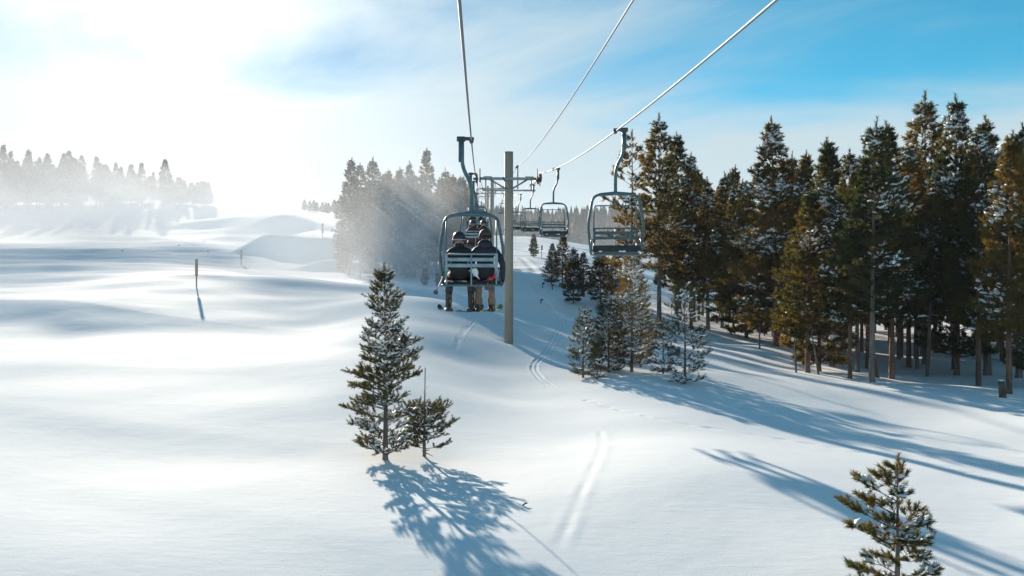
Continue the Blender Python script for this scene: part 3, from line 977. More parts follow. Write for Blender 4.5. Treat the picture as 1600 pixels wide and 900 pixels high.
for k in range(44):
    px = rr.uniform(543, 742); d = rr.uniform(82, 112)
    x = (px - 800) / F * d; p = Vector((x, d, hz(x, d)))
    pine(rr.choice(['tall_a', 'tall_b', 'tall_c', 'broad', 'narrow']), p, (450 - rr.uniform(272, 312)) / F * d - p.z, 'hazy pine inside the misty clump, ' + ('on its open-slope side' if px < 610 else 'below its tallest spires' if px < 680 else 'on its chairlift side'), 'inner pines of the misty clump', rr.uniform(.95, 1.3), rr.uniform(0, 6.28))
for px, py, top, label in ((536, 424, 352, 'bushy low pine at the slope edge of the misty clump'), (664, 446, 412, 'low snowy sapling at the foot of the misty clump'),
                           (684, 447, 422, 'smallest snowy sapling at the foot of the misty clump'), (578, 430, 360, 'bushy pine low in the front of the misty clump'),
                           (640, 436, 372, 'bushy pine under the twin spires of the misty clump')):
    p = ground(px, py); pine('bushy', p, (py - top) / F * p.y, label, 'low trees of the misty clump', .8, rr.uniform(0, 6.28))

# far tree line on the left skyline
SKYL = [(6, 226), (18, 236), (44, 234), (62, 246), (76, 240), (98, 240), (108, 236), (128, 243), (150, 244), (166, 258), (181, 254), (205, 257), (222, 254), (240, 268), (258, 249), (276, 284), (290, 292), (303, 288), (324, 289), (314, 298)]
for k, (px, top) in enumerate(SKYL):
    d = 186 + rr.uniform(-6, 10); x = (px - 800) / F * d; p = Vector((x, d, hz(x, d)))
    H = min(26, (450 - top) / F * d - p.z)
    lab = 'tall-topped pale pine along the front of the far misty tree line' if px < 230 else 'shorter pale pine towards the low end of the far misty tree line'
    if px == 258: lab = 'spire standing clear above the far misty tree line'
    if px == 324: lab = 'last small pine at the low end of the far misty tree line'
    pine(rr.choice(['tall_a', 'tall_b', 'tall_c', 'narrow']), p, H, lab, 'far misty tree line', rr.uniform(1.0, 1.4), rr.uniform(0, 6.28))
for k in range(80):
    px = rr.uniform(-90, 326); d = rr.uniform(190, 225); x = (px - 800) / F * d; p = Vector((x, d, hz(x, d)))
    top = 246 + max(0, px - 120) * 0.19 + rr.uniform(0, 18)
    pine(rr.choice(['broad', 'tall_a', 'broad', 'tall_c']), p, max(6, (450 - top) / F * d - p.z), ('pale pine of the far misty tree line, ' + ('at the picture edge' if px < 60 else 'at its tall end' if px < 150 else 'near its clear standing spire' if px < 265 else 'at its low end')), 'far misty tree line', rr.uniform(1.1, 1.7), rr.uniform(0, 6.28))
for k, (px, top) in enumerate(((476, 325), (484, 321), (490, 324), (495, 326), (504, 317), (509, 322), (513, 325), (522, 312), (526, 318), (533, 307), (538, 314), (544, 303), (549, 310), (553, 306))):
    d = 252 + rr.uniform(0, 16); x = (px - 800) / F * d; p = Vector((x, d, hz(x, d)))
    pine(rr.choice(['tall_a', 'tall_c', 'narrow']), p, max(4, (450 - top) / F * d - p.z), 'faint small pine on the skyline left of the misty clump', 'faint skyline pines', rr.uniform(1.6, 2.6), rr.uniform(0, 6.28))

# the wooded hill far behind the lift: one mass
rng = np.random.default_rng(9)
FV, FF = [], []
off = 0
cnt = 0
while cnt < 1500:
    d = rng.uniform(312, 520); px = rng.uniform(700, 1330)
    x = (px - 800) / F * d
    g = hz(x, d)
    cnt += 1
    H = rng.uniform(8, 14); r0 = H * rng.uniform(.13, .2)
    tiers = 6; ns = 7
    vs_ = []
    for j in range(tiers):
        zt = H * (0.06 + 0.9 * j / tiers); rt = r0 * (1 - j / tiers) ** .8
        for i in range(ns):
            w = 2 * math.pi * i / ns + j * .5; q = rt * rng.uniform(.65, 1.2)
            vs_.append((x + q * math.cos(w), d + q * math.sin(w), g + zt + rng.uniform(-.3, .3)))
    vs_.append((x, d, g + H))
    FV += vs_
    for j in range(tiers - 1):
        for i in range(ns):
            k = (i + 1) % ns
            FF += [(off + j * ns + i, off + j * ns + k, off + (j + 1) * ns + k), (off + j * ns + i, off + (j + 1) * ns + k, off + (j + 1) * ns + i)]
    for i in range(ns):
        FF.append((off + (tiers - 1) * ns + i, off + (tiers - 1) * ns + (i + 1) % ns, off + tiers * ns))
    off += len(vs_)
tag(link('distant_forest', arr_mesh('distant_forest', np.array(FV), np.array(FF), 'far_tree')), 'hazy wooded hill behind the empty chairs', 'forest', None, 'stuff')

# ------------------------------------------------------------------ the chairlift
SLOPE = -50.0 / F
XL, XR, XT, XC = -0.16, 2.95, 1.43, 1.86
TW = [(40.0, 5.65), (95.0, 11.95), (150.0, 17.9), (205.0, 23.5)]


def rope_z(d, right=False):
    if d <= 40:
        if right:
            return 2.87 + .0568 * (d - 8) + .00142 * (d - 8) * (d - 17.5)
        return 2.22 + .0586 * (d - 6.2) + .001707 * (d - 6.2) * (d - 14.9)
    for (d0, z0), (d1, z1) in zip(TW[:-1], TW[1:]):
        if d <= d1:
            t = (d - d0) / (d1 - d0)
            return z0 + (z1 - z0) * t - 4 * 1.0 * t * (1 - t)
    return TW[-1][1] + (d - 205) * .1


def line(X0, d, z):
    return Vector((X0 + SLOPE * d, d, z))


for nm, X0, rt, r_, lab in (('haul_rope', XL, False, .015, 'dark steel haul rope carrying the riders up over the left chair line'),
                            ('haul_rope', XR, True, .017, 'bright steel haul rope carrying the empty chairs on the descending side')):
    pts = [line(X0, d, rope_z(d, rt)) for d in list(np.linspace(-14, 40, 60)) + list(np.linspace(41, 205, 90))]
    mb = MB(); mb.tube(pts, r_, 8)
    tag(mb.build(nm, 'rope'), lab, 'cable', 'haul ropes')
pts = []
for d in np.linspace(-14, 40, 50):
    t = (d - 9.8) / 30.2
    pts.append(line(XC, d, 3.50 + (6.05 - 3.50) * t - 4 * .28 * t * (1 - t)))
for (d0, z0), (d1, z1) in zip(TW[:-1], TW[1:]):
    for t in np.linspace(0.05, 1, 16):
        pts.append(line(XC, d0 + (d1 - d0) * t, z0 + .4 + (z1 - z0) * t - 4 * .6 * t * (1 - t)))
mb = MB(); mb.tube(pts, .014, 6)
tag(mb.build('communication_line', 'rope'), 'middle cable strung to the short post on the tower crossarm', 'cable')


def make_tower(d, z, label, ground_z=None):
    c = line(XT, d, 0)
    gz = hz(c.x, d) if ground_z is None else ground_z
    root = empty('lift_tower', (c.x, d, gz), math.atan(-SLOPE))
    zz = z - gz - 0.25              # crossarm level above ground
    top = zz + 1.35
    mb = MB(); mb.tube([(0, 0, -.8), (0, 0, top * .5), (0, 0, top)], [.225, .222, .218], 20); mb.build('pole', 'pole', root)
    mb = MB(); mb.tube([(0, 0, top), (0, 0, top + .02)], [.228, .228], 20); mb.build('pole_cap', 'pole', root)
    hl, hr = XL - XT, XR - XT
    mb = MB(); mb.box(((hl + hr) / 2, -.29, zz), (hr - hl - .30, .12, .13), bevel=.012); mb.build('crossarm', 'steel', root)
    mb = MB(); mb.box(((hl + hr) / 2 + .05, -.29, zz - .58), (hr - hl - .5, .10, .07), bevel=.01); mb.build('lower_arm', 'steel', root)
    for s, h in ((-1, hl), (1, hr)):
        mb = MB(); mb.tube([(s * .06, -.30, zz - .56), (h * .62, -.30, zz - .02)], .045, 8); mb.build('brace', 'steel', root)
        mb = MB(); mb.tube([(h * .72, -.36, zz), (h * .72, -.36, zz - .57)], .03, 8); mb.build('hanger_rod', 'steel', root)
        mb = MB(); mb.box((h * .66, -.30, zz + .06), (.42, .2, .09), bevel=.01); mb.build('clamp_plate', 'steel', root)
        # ladder rungs / work platform edge
        mb = MB(); mb.tube([(h * .9, -.30, zz), (h * .80, -.25, zz - .56)], .012, 6); mb.build('stay_wire', 'darksteel', root)
        # sheave train
        sl = (rope_z(d + 1, s > 0) - rope_z(d - 1, s > 0)) / 2
        q = Matrix.Rotation(math.atan(sl), 3, 'X')
        mb = MB(); mb.box((h - s * .16, 0, zz - .02), (.07, 2.3, .20), q, bevel=.02); tr = mb.build('sheave_beam', 'darksteel', root)
        mb = MB(); mb.box((h - s * .16, -.6, zz + .18), (.05, .3, .55), q, bevel=.02); mb.build('rope_guard', 'darksteel', root)
        mb = MB(); mb.box((h - s * .03, -.75, zz - .2), (.05, .25, .45), q, bevel=.02); mb.build('rope_catcher', 'darksteel', root)
        for k in range(4):
            y = -.9 + .6 * k
            cc = Vector((h, 0, zz + .25 - .02 - .21)) + q @ Vector((0, y, 0))
            mb = MB(); mb.tube([cc + Vector((-.05, 0, 0)), cc + Vector((-.03, 0, 0)), cc + Vector((.03, 0, 0)), cc + Vector((.05, 0, 0))], [.205, .185, .185, .205], 18)
            mb.tube([cc + Vector((-.17, 0, 0)), cc + Vector((.08, 0, 0))], .035, 8)
            mb.build('sheave', 'darksteel', root)
    mb = MB(); mb.box((XC - XT, -.36, zz + .05), (.07, .07, 1.15), bevel=.01); mb.build('line_post', 'steel', root)
    mb = MB(); mb.tube([(XC - XT, -.36, zz + .62), (XC - XT - .10, -.50, zz + .50)], [.05, .03], 8); mb.build('line_clamp', 'darksteel', root)
    mb = MB(); mb.tube([(-.30, -.36, zz + .06), (.06, -.36, zz - .58)], .045, 8); mb.build('diagonal_strut', 'steel', root)
    for k in range(int(top / .38)):       # climbing rungs on the far side
        z0 = .9 + .38 * k
        if z0 < top - .3:
            mb = MB(); mb.tube([(-.18, .20, z0), (-.18, .33, z0), (.18, .33, z0), (.18, .20, z0)], .011, 5, False); mb.build('rung', 'darksteel', root)
    return tag(root, label, 'lift tower', 'chairlift towers')


make_tower(40, 5.65, 'tan steel lift tower with crossarms standing beside the occupied chair')
for (d, z), lab in zip(TW[1:], ('second lift tower up the line, seen just past the near tower', 'third lift tower up the line', 'farthest lift tower up the line')):
    make_tower(d, z, lab)


def make_chair(raised, mirror):
    """origin at the rope grip; riders face +y"""
    root = empty('lift_chair')
    s = -1 if not mirror else 1
    mb = MB()
    mb.tube(round_path([(s * .17, 0, .03), (s * .17, 0, -.50), (0, 0, -.80), (0, 0, -1.36)], .16, 5), [.036] * 2 + [.036] * 30 if False else .036, 10)
    hg = mb.build('hanger', 'teal', root)
    mb = MB(); mb.box((s * .22, 0, -.20), (.035, .05, .40), bevel=.008); mb.build('spring_box', 'teal', hg)
    mb = MB(); mb.box((s * .10, 0, .035), (.30, .10, .055), bevel=.012); mb.tube([(0, -.10, 0), (0, .10, 0)], .042, 10); mb.box((s * .19, 0, .03), (.16, .07, .09), bevel=.01)
    mb.build('grip', 'darksteel', root)
    loop = [(-.53, .12, -2.66), (-.60, .10, -2.04), (-.485, .06, -1.40), (0, .0, -1.345), (.485, .06, -1.40), (.60, .10, -2.04), (.53, .12, -2.66)]
    mb = MB(); mb.tube(round_path(loop, .14, 6), .030, 10); mb.build('bail', 'teal', root)
    mb = MB(); mb.tube([(-.36, .03, -1.375), (0, .01, -1.352), (.36, .03, -1.375)], [.034, .045, .034], 10); mb.build('bail_stiffener', 'teal', root)
    # seat
    mb = MB()
    mb.tube(round_path([(-.53, .50, -2.66), (-.53, -.06, -2.68), (.53, -.06, -2.68), (.53, .50, -2.66)], .06), .022, 8)
    mb.tube([(-.53, .50, -2.66), (.53, .50, -2.66)], .022, 8)
    mb.build('seat_frame', 'teal', root)
    mb = MB(); mb.box((0, .24, -2.625), (1.02, .50, .07), Matrix.Rotation(R(6), 3, 'X'), bevel=.022); seat = mb.build('seat', 'vinyl', root)
    mb = MB(); mb.box((0, .475, -2.60), (1.0, .06, .19), Matrix.Rotation(R(12), 3, 'X'), bevel=.02); mb.build('seat_bolster', 'vinyl', seat)
    # backrest
    bx = []
    for x in (-.46, .46):
        mb = MB()
        mb.box((x, -.07, -2.26), (.055, .045, .34), bevel=.008)
        mb.tube([(x, -.06, -2.42), (x, -.06, -2.68)], .016, 6)
        mb.build('back_post', 'teal' if raised else 'slat', root)
    mb = MB(); mb.tube([(0, -.095, -2.10), (0, -.095, -2.68)], .013, 6); mb.build('back_strap', 'slat', root)
    mb = MB(); mb.tube([(-.46, -.07, -2.105), (.46, -.07, -2.105)], .017, 8); mb.build('back_rail', 'teal' if raised else 'slat', root)
    for z in (-2.205, -2.315):
        mb = MB(); mb.box((0, -.075, z), (.90, .025, .068), bevel=.008); mb.build('back_slat', 'teal' if raised else 'slat', root)
    for x in (-.5, .5):
        mb = MB(); mb.tube(round_path([(x, -.06, -2.36), (x * 1.04, .15, -2.36), (x * 1.06, .36, -2.40), (x * 1.06, .40, -2.64)], .07), .018, 8); mb.build('armrest', 'teal', root)
    # restraint bar
    mb = MB()
    if raised:
        mb.tube(round_path([(-.47, -.04, -2.20), (-.46, -.16, -1.60), (.46, -.16, -1.60), (.47, -.04, -2.20)], .07), .014, 8)
    else:
        mb.tube([(-.47, -.05, -2.15), (-.465, .02, -1.45)], .013, 8); mb.tube([(.47, -.05, -2.15), (.465, .02, -1.45)], .013, 8)
        mb.tube(round_path([(-.49, .0, -2.16), (-.49, .55, -2.30), (.49, .55, -2.30), (.49, .0, -2.16)], .07), .014, 8)
    mb.build('restraint_bar', 'teal', root)
    # crusted snow flecks under the seat edge and on the frame
    if raised:
        mb = MB()
        rq = random.Random(4)
        for k in range(9):
            x = rq.uniform(-.4, .4) if k < 5 else rq.choice((-.5, -.47, .5))
            mb.ellipsoid((x, .50 + rq.uniform(-.01, .015), -2.645 + rq.uniform(-.025, .02)), (rq.uniform(.02, .05), .02, rq.uniform(.012, .025)), 7, 4)
        mb.build('snow', 'snow_load', root)
    return root


CH_EMPTY = make_chair(True, False)
CH_FULL = make_chair(False, False)
ROLL = math.atan(-SLOPE)
left_d = [14.9, 29.8, 44.6, 59.4, 74.2, 89.0]
right_d = [17.5, 32.3, 47.1, 61.9, 76.7, 91.5, 106.3]
labels_r = ['nearest empty teal chair, large in front of the pines', 'second empty chair down the line from the near tower', 'third empty chair, partly overlapping the second',
            'fourth empty chair, half hidden by the tower', 'small empty chair far up the line behind the tower', 'tiny empty chair far up the line behind the tower', 'tiniest empty chair at the far end behind the tower']
for i, d in enumerate(right_d):
    o = CH_EMPTY if i == 0 else copy_tree(CH_EMPTY)
    o.location = line(XR, d, rope_z(d, True)); o.rotation_euler = (0, 0, math.pi + ROLL + (R(-7) if i == 0 else R(3 * (i % 2))))
    if i == 0:
        pass
    tag(o, labels_r[i], 'chairlift chair', 'descending empty chairs')
# mirrored hanger goes outside on both lines: the descending chairs are turned round
labels_l = ['nearest teal double chair with two skiers seen from behind', 'next occupied chair up the line framed by the nearest one', 'third occupied chair up the line behind the skiers',
            'fourth uphill chair, tiny behind the near riders', 'fifth uphill chair, tiny beside the tower', 'farthest uphill chair beside the tower']
LCH = []
for i, d in enumerate(left_d):
    o = CH_FULL if i == 0 else copy_tree(CH_FULL)
    o.location = line(XL, d, rope_z(d)); o.rotation_euler = (0, 0, ROLL)
    tag(o, labels_l[i], 'chairlift chair', 'ascending chairs')
    LCH.append(o)


# ------------------------------------------------------------------ riders
def skin_body(name, pts, edges, mats, pick):
    me = bpy.data.meshes.new(name)
    keys = list(pts)
    ix = {k: i for i, k in enumerate(keys)}
    me.from_pydata([pts[k][0] for k in keys], [(ix[a], ix[b]) for a, b in edges], [])
    o = bpy.data.objects.new(name, me); COL.objects.link(o)
    sk = o.modifiers.new('skin', 'SKIN'); sk.use_smooth_shade = True
    lay = me.skin_vertices[0].data
    for k in keys:
        r = pts[k][1]
        lay[ix[k]].radius = (r, r) if not isinstance(r, tuple) else r
        lay[ix[k]].use_root = (k == 'pelvis')
    sb = o.modifiers.new('sub', 'SUBSURF'); sb.levels = sb.render_levels = 1
    dg = bpy.context.evaluated_depsgraph_get(); dg.update()
    new = bpy.data.meshes.new_from_object(o.evaluated_get(dg))
    bpy.data.objects.remove(o)
    for m in mats:
        if m not in [q.name for q in new.materials]:
            pass
    new.materials.clear()
    for m in mats:
        new.materials.append(M[m])
    for p in new.polygons:
        p.use_smooth = True
        p.material_index = pick(p.center)
    return new


def make_person(name, jacket, trousers, label, right_arm_out=False, feet=(-.22, .2), headgear='helmet', hand_x=.14, boot_top=-.20):
    P = {
        'pelvis': ((0, .10, .12), (.165, .13)), 'waist': ((0, .07, .28), (.15, .115)), 'chest': ((0, .06, .44), (.175, .125)), 'yoke': ((0, .07, .545), (.13, .09)),
        'neck': ((0, .085, .62), .062), 'chin': ((0, .10, .69), .075), 'head': ((0, .115, .77), .098), 'crown': ((0, .11, .845), .075), 'nose': ((0, .225, .75), .014),
    }
    E = [('pelvis', 'waist'), ('waist', 'chest'), ('chest', 'yoke'), ('yoke', 'neck'), ('neck', 'chin'), ('chin', 'head'), ('head', 'crown'), ('head', 'nose')]
    for s, sd in ((-1, 'l'), (1, 'r')):
        out_ = right_arm_out and s > 0
        P['sho' + sd] = ((s * .185, .065, .53), .082)
        if out_:
            P['elb' + sd] = ((.315, .03, .30), .062); P['wri' + sd] = ((.325, .10, .06), .047); hd = Vector((0, .05, -1)).normalized(); hb = Vector(P['wri' + sd][0])
        else:
            P['elb' + sd] = ((s * .25, .17, .27), .060); P['wri' + sd] = ((s * hand_x, .40, .22), .044); hd = Vector((-s * .2, .9, .1)).normalized(); hb = Vector(P['wri' + sd][0])
        E += [('yoke', 'sho' + sd), ('sho' + sd, 'elb' + sd), ('elb' + sd, 'wri' + sd)]
        pal = hb + hd * .065; P['pal' + sd] = (tuple(pal), (.042, .026)); E.append(('wri' + sd, 'pal' + sd))
        lat = Vector((1, 0, 0)) if not out_ else Vector((0, 1, 0))
        dn = Vector((0, 0, -1)) if not out_ else Vector((-1, 0, 0))
        for fi, (lo, ln_) in enumerate(((-.032, .060), (-.011, .072), (.011, .068), (.031, .052))):
            a = pal + lat * lo + hd * .045; b = a + hd * ln_ * .55 + dn * .012; c = b + hd * ln_ * .35 + dn * .035
            for nm, q in (('a', a), ('b', b), ('c', c)):
                P[f'f{sd}{fi}{nm}'] = (tuple(q), .0105)
            E += [('pal' + sd, f'f{sd}{fi}a'), (f'f{sd}{fi}a', f'f{sd}{fi}b'), (f'f{sd}{fi}b', f'f{sd}{fi}c')]
        ta = pal - hd * .02 + lat * (-s * .045 if not out_ else .045); tb_ = ta + hd * .04 + lat * (-s * .012 if not out_ else .012) + dn * .015
        P['t' + sd + 'a'] = (tuple(ta), .013); P['t' + sd + 'b'] = (tuple(tb_), .011); E += [('pal' + sd, 't' + sd + 'a'), ('t' + sd + 'a', 't' + sd + 'b')]
        fx = feet[0] if s < 0 else feet[1]
        P['hip' + sd] = ((s * .10, .14, .10), .105); P['kne' + sd] = ((fx * .85, .54, .10), .078); P['cal' + sd] = ((fx * .95, .53, -.14), .074)
        P['ank' + sd] = ((fx, .51, -.45), .060); P['toe' + sd] = ((fx * 1.02, .64, -.515), .05)
        E += [('pelvis', 'hip' + sd), ('hip' + sd, 'kne' + sd), ('kne' + sd, 'cal' + sd), ('cal' + sd, 'ank' + sd), ('ank' + sd, 'toe' + sd)]

    def pick(c):
        if c.z > .655:
            return 2
        if (c.z > .155 and c.y < .41) or (c.z > .0 and c.y < .20):
            return 0
        if c.y >= .41 and c.z > .17:
            return 3
        if right_arm_out and c.x > .265 and c.y < .3:
            return 0 if c.z > .07 else 3
        if c.z > -.42:
            return 1
        return 3
    me = skin_body(name, P, E, [jacket, trousers, 'skin', 'jacket_black'], pick)
    o = link(name, me)
    # collar
    mb = MB(); mb.tube([(0, .075, .575), (0, .085, .62), (0, .095, .665)], [.105, .092, .088], 14, False); mb.build('collar', jacket, o)
    hc = Vector((0, .11, .79))
    if headgear == 'helmet':
        mb = MB(); mb.ellipsoid(hc, (.122, .145, .125), 18, 10, zmin=-.5); hm = mb.build('helmet', 'helmet', o)
        mb = MB()
        for s in (-1, 1):
            mb.ellipsoid(hc + Vector((s * .108, .0, -.055)), (.03, .06, .06), 10, 6)
        mb.build('ear_pad', 'vinyl', hm)
        mb = MB()
        ring = [hc + Vector((.122 * math.cos(a), .145 * math.sin(a), -.045)) for a in [math.pi * (1.03 + .94 * i / 14) for i in range(15)]]
        mb.tube(ring, .012, 6); mb.build('goggle_strap', 'strap', hm)
        mb = MB(); mb.ellipsoid(hc + Vector((0, .115, -.035)), (.088, .045, .05), 12, 8); mb.build('goggles', 'lens', hm)
    else:
        mb = MB(); mb.ellipsoid(hc + Vector((0, -.012, .015)), (.108, .125, .105), 18, 10, zmin=-.75); mb.build('hair', 'hair', o)
        mb = MB()
        ring = [hc + Vector((.114 * math.cos(a), .128 * math.sin(a), -.02)) for a in [2 * math.pi * i / 22 for i in range(23)]]
        mb.tube(ring, .020, 6, False); mb.build('headband', 'jacket_black', o)
        for s in (-1, 1):
            mb = MB(); mb.ellipsoid(hc + Vector((s * .112, .0, -.03)), (.014, .03, .036), 8, 6); mb.build('ear', 'skin', o)
        mb = MB(); mb.ellipsoid((0, .02, .63), (.135, .085, .085), 14, 8); mb.build('hood', jacket, o)
    # face details
    mb = MB()
    for s in (-1, 1):
        mb.ellipsoid((s * .035, .205, .775), (.014, .008, .009), 8, 5)
    mb.ellipsoid((0, .19, .70), (.026, .012, .007), 8, 5)
    mb.build('face_features', 'stake_dark', o)
    # boots
    for fx in feet:
        mb = MB()
        mb.tube([(fx, .525, boot_top), (fx, .52, boot_top - .05), (fx, .515, -.515)], [.060, .064, .062], 12)
        mb.ellipsoid((fx, .60, -.51), (.050, .16, .062), 12, 8)
        mb.box((fx, .59, -.56), (.085, .31, .045), bevel=.012)
        bt = mb.build('boot', 'boot', o)
        mb = MB()
        for z in (-.30, -.40) if boot_top > -.3 else (-.48,):
            mb.box((fx + .03, .440, z), (.022, .02, .05), bevel=.004)
        mb.build('buckle', 'yellow', bt)
        mb = MB(); mb.tube([(fx * .96, .53, boot_top + .10), (fx * .98, .528, boot_top + .03), (fx, .522, boot_top - .03)], [.074, .078, .074], 12, False); mb.build('cuff', 'grey_cloth' if trousers == 'trouser_black' else trousers, o)
    return tag(o, label, 'person', 'skiers riding the lift')


def seat_world(ch, x, y=0.0, z=-2.58):
    return ch.location + Matrix.Rotation(ROLL, 3, 'Z') @ Vector((x, y, z))


def make_ski(p, yaw, material, label, L=1.66):
    o = empty('ski', p, yaw)
    prof = [(-.5 * L - .02, .035, .035), (-.47 * L, .05, .012), (-.2 * L, .043, 0), (.05 * L, .038, -.004), (.3 * L, .046, 0), (.44 * L, .055, .02), (.50 * L, .05, .065), (.53 * L, .02, .11)]
    v, f = [], []
    for y, w, z in prof:
        v += [(-w, y, z), (w, y, z), (w, y, z + .016), (-w, y, z + .016)]
    for i in range(len(prof) - 1):
        for k in range(4):
            l = (k + 1) % 4
            f.append((i * 4 + k, i * 4 + l, i * 4 + 4 + l, i * 4 + 4 + k))
    f += [(3, 2, 1, 0), tuple(len(v) - 4 + k for k in range(4))]
    mb = MB(); mb.add(v, f, False); mb.build('blade', material, o)
    mb = MB(); mb.box((0, -.17, .04), (.07, .10, .06), bevel=.01); mb.box((0, .17, .035), (.07, .09, .05), bevel=.01); mb.build('binding', 'darksteel', o)
    return tag(o, label, 'ski', 'skis of the riders')


c1 = LCH[0]
rA = make_person('person', 'jacket_black', 'trouser_black', 'skier in black jacket and helmet on the near chair, outer seat', False, (-.215, .215), 'helmet')
rA.location = seat_world(c1, -.225); rA.rotation_euler = (0, 0, ROLL)
rB = make_person('person', 'jacket_navy', 'trouser_tan', 'rider in dark navy jacket and tan trousers, arm hanging over the chair side', True, (-.125, .125), 'band', boot_top=-.42)
rB.location = seat_world(c1, .255); rB.rotation_euler = (0, 0, ROLL)
rB.scale = (1.03, 1.03, 1.05)
for (fx, yaw, mt, lab) in ((-.44, R(15), 'ski_dark', 'dark ski on the outer foot of the black-clad skier'), (-.01, R(-14), 'ski_dark', 'dark ski on the inner foot of the black-clad skier'),
                           (.13, R(10), 'ski_dark', 'dark ski under the inner boot of the tan-trousered rider'), (.385, R(-13), 'ski_green', 'green-edged ski under the outer boot of the tan-trousered rider')):
    make_ski(seat_world(c1, fx, .59, -2.58 - .605), ROLL + yaw, mt, lab)
# riders further up
c2, c3 = LCH[1], LCH[2]
rC = make_person('person', 'jacket_maroon', 'trouser_black', 'small rider with maroon jacket on the second occupied chair', False, (-.2, .2), 'helmet')
rC.location = seat_world(c2, -.10); rC.rotation_euler = (0, 0, ROLL)
rD = copy_tree(rA); tag(rD, 'small dark rider next to the maroon one on the second chair', 'person', 'skiers riding the lift')
rD.location = seat_world(c2, .30); rD.rotation_euler = (0, 0, ROLL + .05)
for k, (c, x, lab) in enumerate(((c3, -.27, 'tiny dark rider on the third chair, beside the maroon rider'), (c3, .22, 'tiny dark rider on the third chair hidden behind the others'),
                                 (LCH[3], -.25, 'tiny far rider on the fourth uphill chair'))):
    q = copy_tree(rA); q.location = seat_world(c, x); q.rotation_euler = (0, 0, ROLL); tag(q, lab, 'person', 'skiers riding the lift')
for x, yaw, lab in ((-.30, .1, 'ski of the maroon rider on the second chair, outer'), (.10, -.1, 'ski of the maroon rider on the second chair, inner'),
                    (.12, .1, 'ski of the dark rider on the second chair, inner'), (.5, -.1, 'ski of the dark rider on the second chair, outer')):
    make_ski(seat_world(c2, x, .59, -3.185), ROLL + yaw, 'ski_dark', lab)


def ski_pole(p, tilt, grip, label):
    o = empty('ski_pole', p); o.rotation_euler = tilt
    mb = MB(); mb.tube([(0, 0, 0), (0, 0, -1.12)], [.009, .006], 6); mb.build('shaft', 'darksteel', o)
    mb = MB(); mb.tube([(0, 0, .07), (0, 0, .03), (0, 0, -.06)], [.018, .022, .017], 8); mb.build('grip', grip, o)
    mb = MB(); mb.tube([(0, 0, -1.05), (0, 0, -1.04)], [.045, .04], 10); mb.build('basket', 'darksteel', o)
    return tag(o, label, 'ski pole', 'ski poles of the near riders')


ski_pole(seat_world(c1, -.53, -.10, -2.55), (R(-76), R(6), 0), 'orange', 'ski pole with orange grip at the outer end of the near seat')
for k, dx in enumerate((.33, .40)):
    ski_pole(seat_world(c1, dx, -.14, -2.545), (R(-80), R(4 - 6 * k), 0), 'red', ('first' if k == 0 else 'second') + ' red-gripped ski pole lying across the near seat')
# red mitten hanging behind the seat, white trail map stuck between the riders
g = empty('mitten', seat_world(c1, .37, -.13, -2.55)); g.scale = (.62, .62, .62)
mb = MB(); mb.ellipsoid((0, 0, 0), (.10, .035, .055), 12, 8, Matrix.Rotation(R(-18), 3, 'Y')); mb.ellipsoid((-.085, 0, -.035), (.05, .028, .03), 10, 6); mb.ellipsoid((.085, 0, .05), (.045, .03, .04), 10, 6); mb.build('shell', 'red', g)
mb = MB(); mb.tube([(.08, 0, .05), (.12, 0, .10)], [.045, .05], 10); mb.build('cuff', 'red', g)
tag(g, 'bright red mitten at the back of the near seat', 'mitten')
g = empty('paper_map', seat_world(c1, .06, -.05, -2.45))
mb = MB()
mb.add([(-.05, 0, .07), (.03, .0, .09), (.07, .01, .02), (.06, -.01, -.06), (.10, 0, -.13), (.02, -.015, -.06), (-.045, -.01, 0),
        (-.05, .02, .07), (.03, .02, .09), (.07, .03, .02), (.06, .01, -.06), (.10, .02, -.13), (.02, .005, -.06), (-.045, .01, 0)],
       [(0, 1, 2, 3, 5, 6), (3, 4, 5), (13, 12, 10, 9, 8, 7), (12, 11, 10)] + [(i, (i + 1) % 7, (i + 1) % 7 + 7, i + 7) for i in range(7)], False)
mb.build('sheet', 'white', g)
tag(g, 'crumpled white paper sticking out between the two near riders', 'paper')

# ------------------------------------------------------------------ slope markers and small things
for px, py, top, r_, lab in ((307, 448, 405, .09, 'nearest tan marker post on the open slope, casting a shadow'), (377, 414, 390, .13, 'second tan marker post below the shaded bank'),
                             (504, 374, 349, .14, 'tan marker post on the skyline by the misty clump')):
    p = ground(px, py); o = empty('marker_post', p); H = (py - top) / F * p.y
    mb = MB(); mb.tube([(0, 0, -.4), (0, 0, H * .42)], [.045, .045], 8); mb.build('stake', 'stake', o)
    mb = MB(); mb.tube([(0, 0, H * .38), (0, 0, H * .42), (0, 0, H * .97), (0, 0, H)], [r_ * .8, r_, r_, r_ * .8], 12); mb.build('padding', 'stake', o)
    tag(o, lab, 'marker post', 'marker posts on the slope')
for px, py, top, lab in ((846, 404, 383, 'thin stake with dark flag on the crest beyond the tower'), (848, 450, 441, 'short stake beside the far ski track'), (863, 453, 444, 'short stake at the foot of the small stand'), (845, 474, 467, 'stub of a stake in the shaded snow above the ski track')):
    p = ground(px, py); o = empty('marker_stake', p); H = (py - top) / F * p.y
    mb = MB(); mb.tube([(0, 0, -.3), (0, 0, H)], [.04, .035], 6); mb.build('stake', 'stake_dark', o)
    mb = MB(); mb.box((.08, 0, H * .8), (.18, .03, H * .35), bevel=.008); mb.build('flag', 'stake_dark', o)
    tag(o, lab, 'stake', 'small stakes beyond the tower')
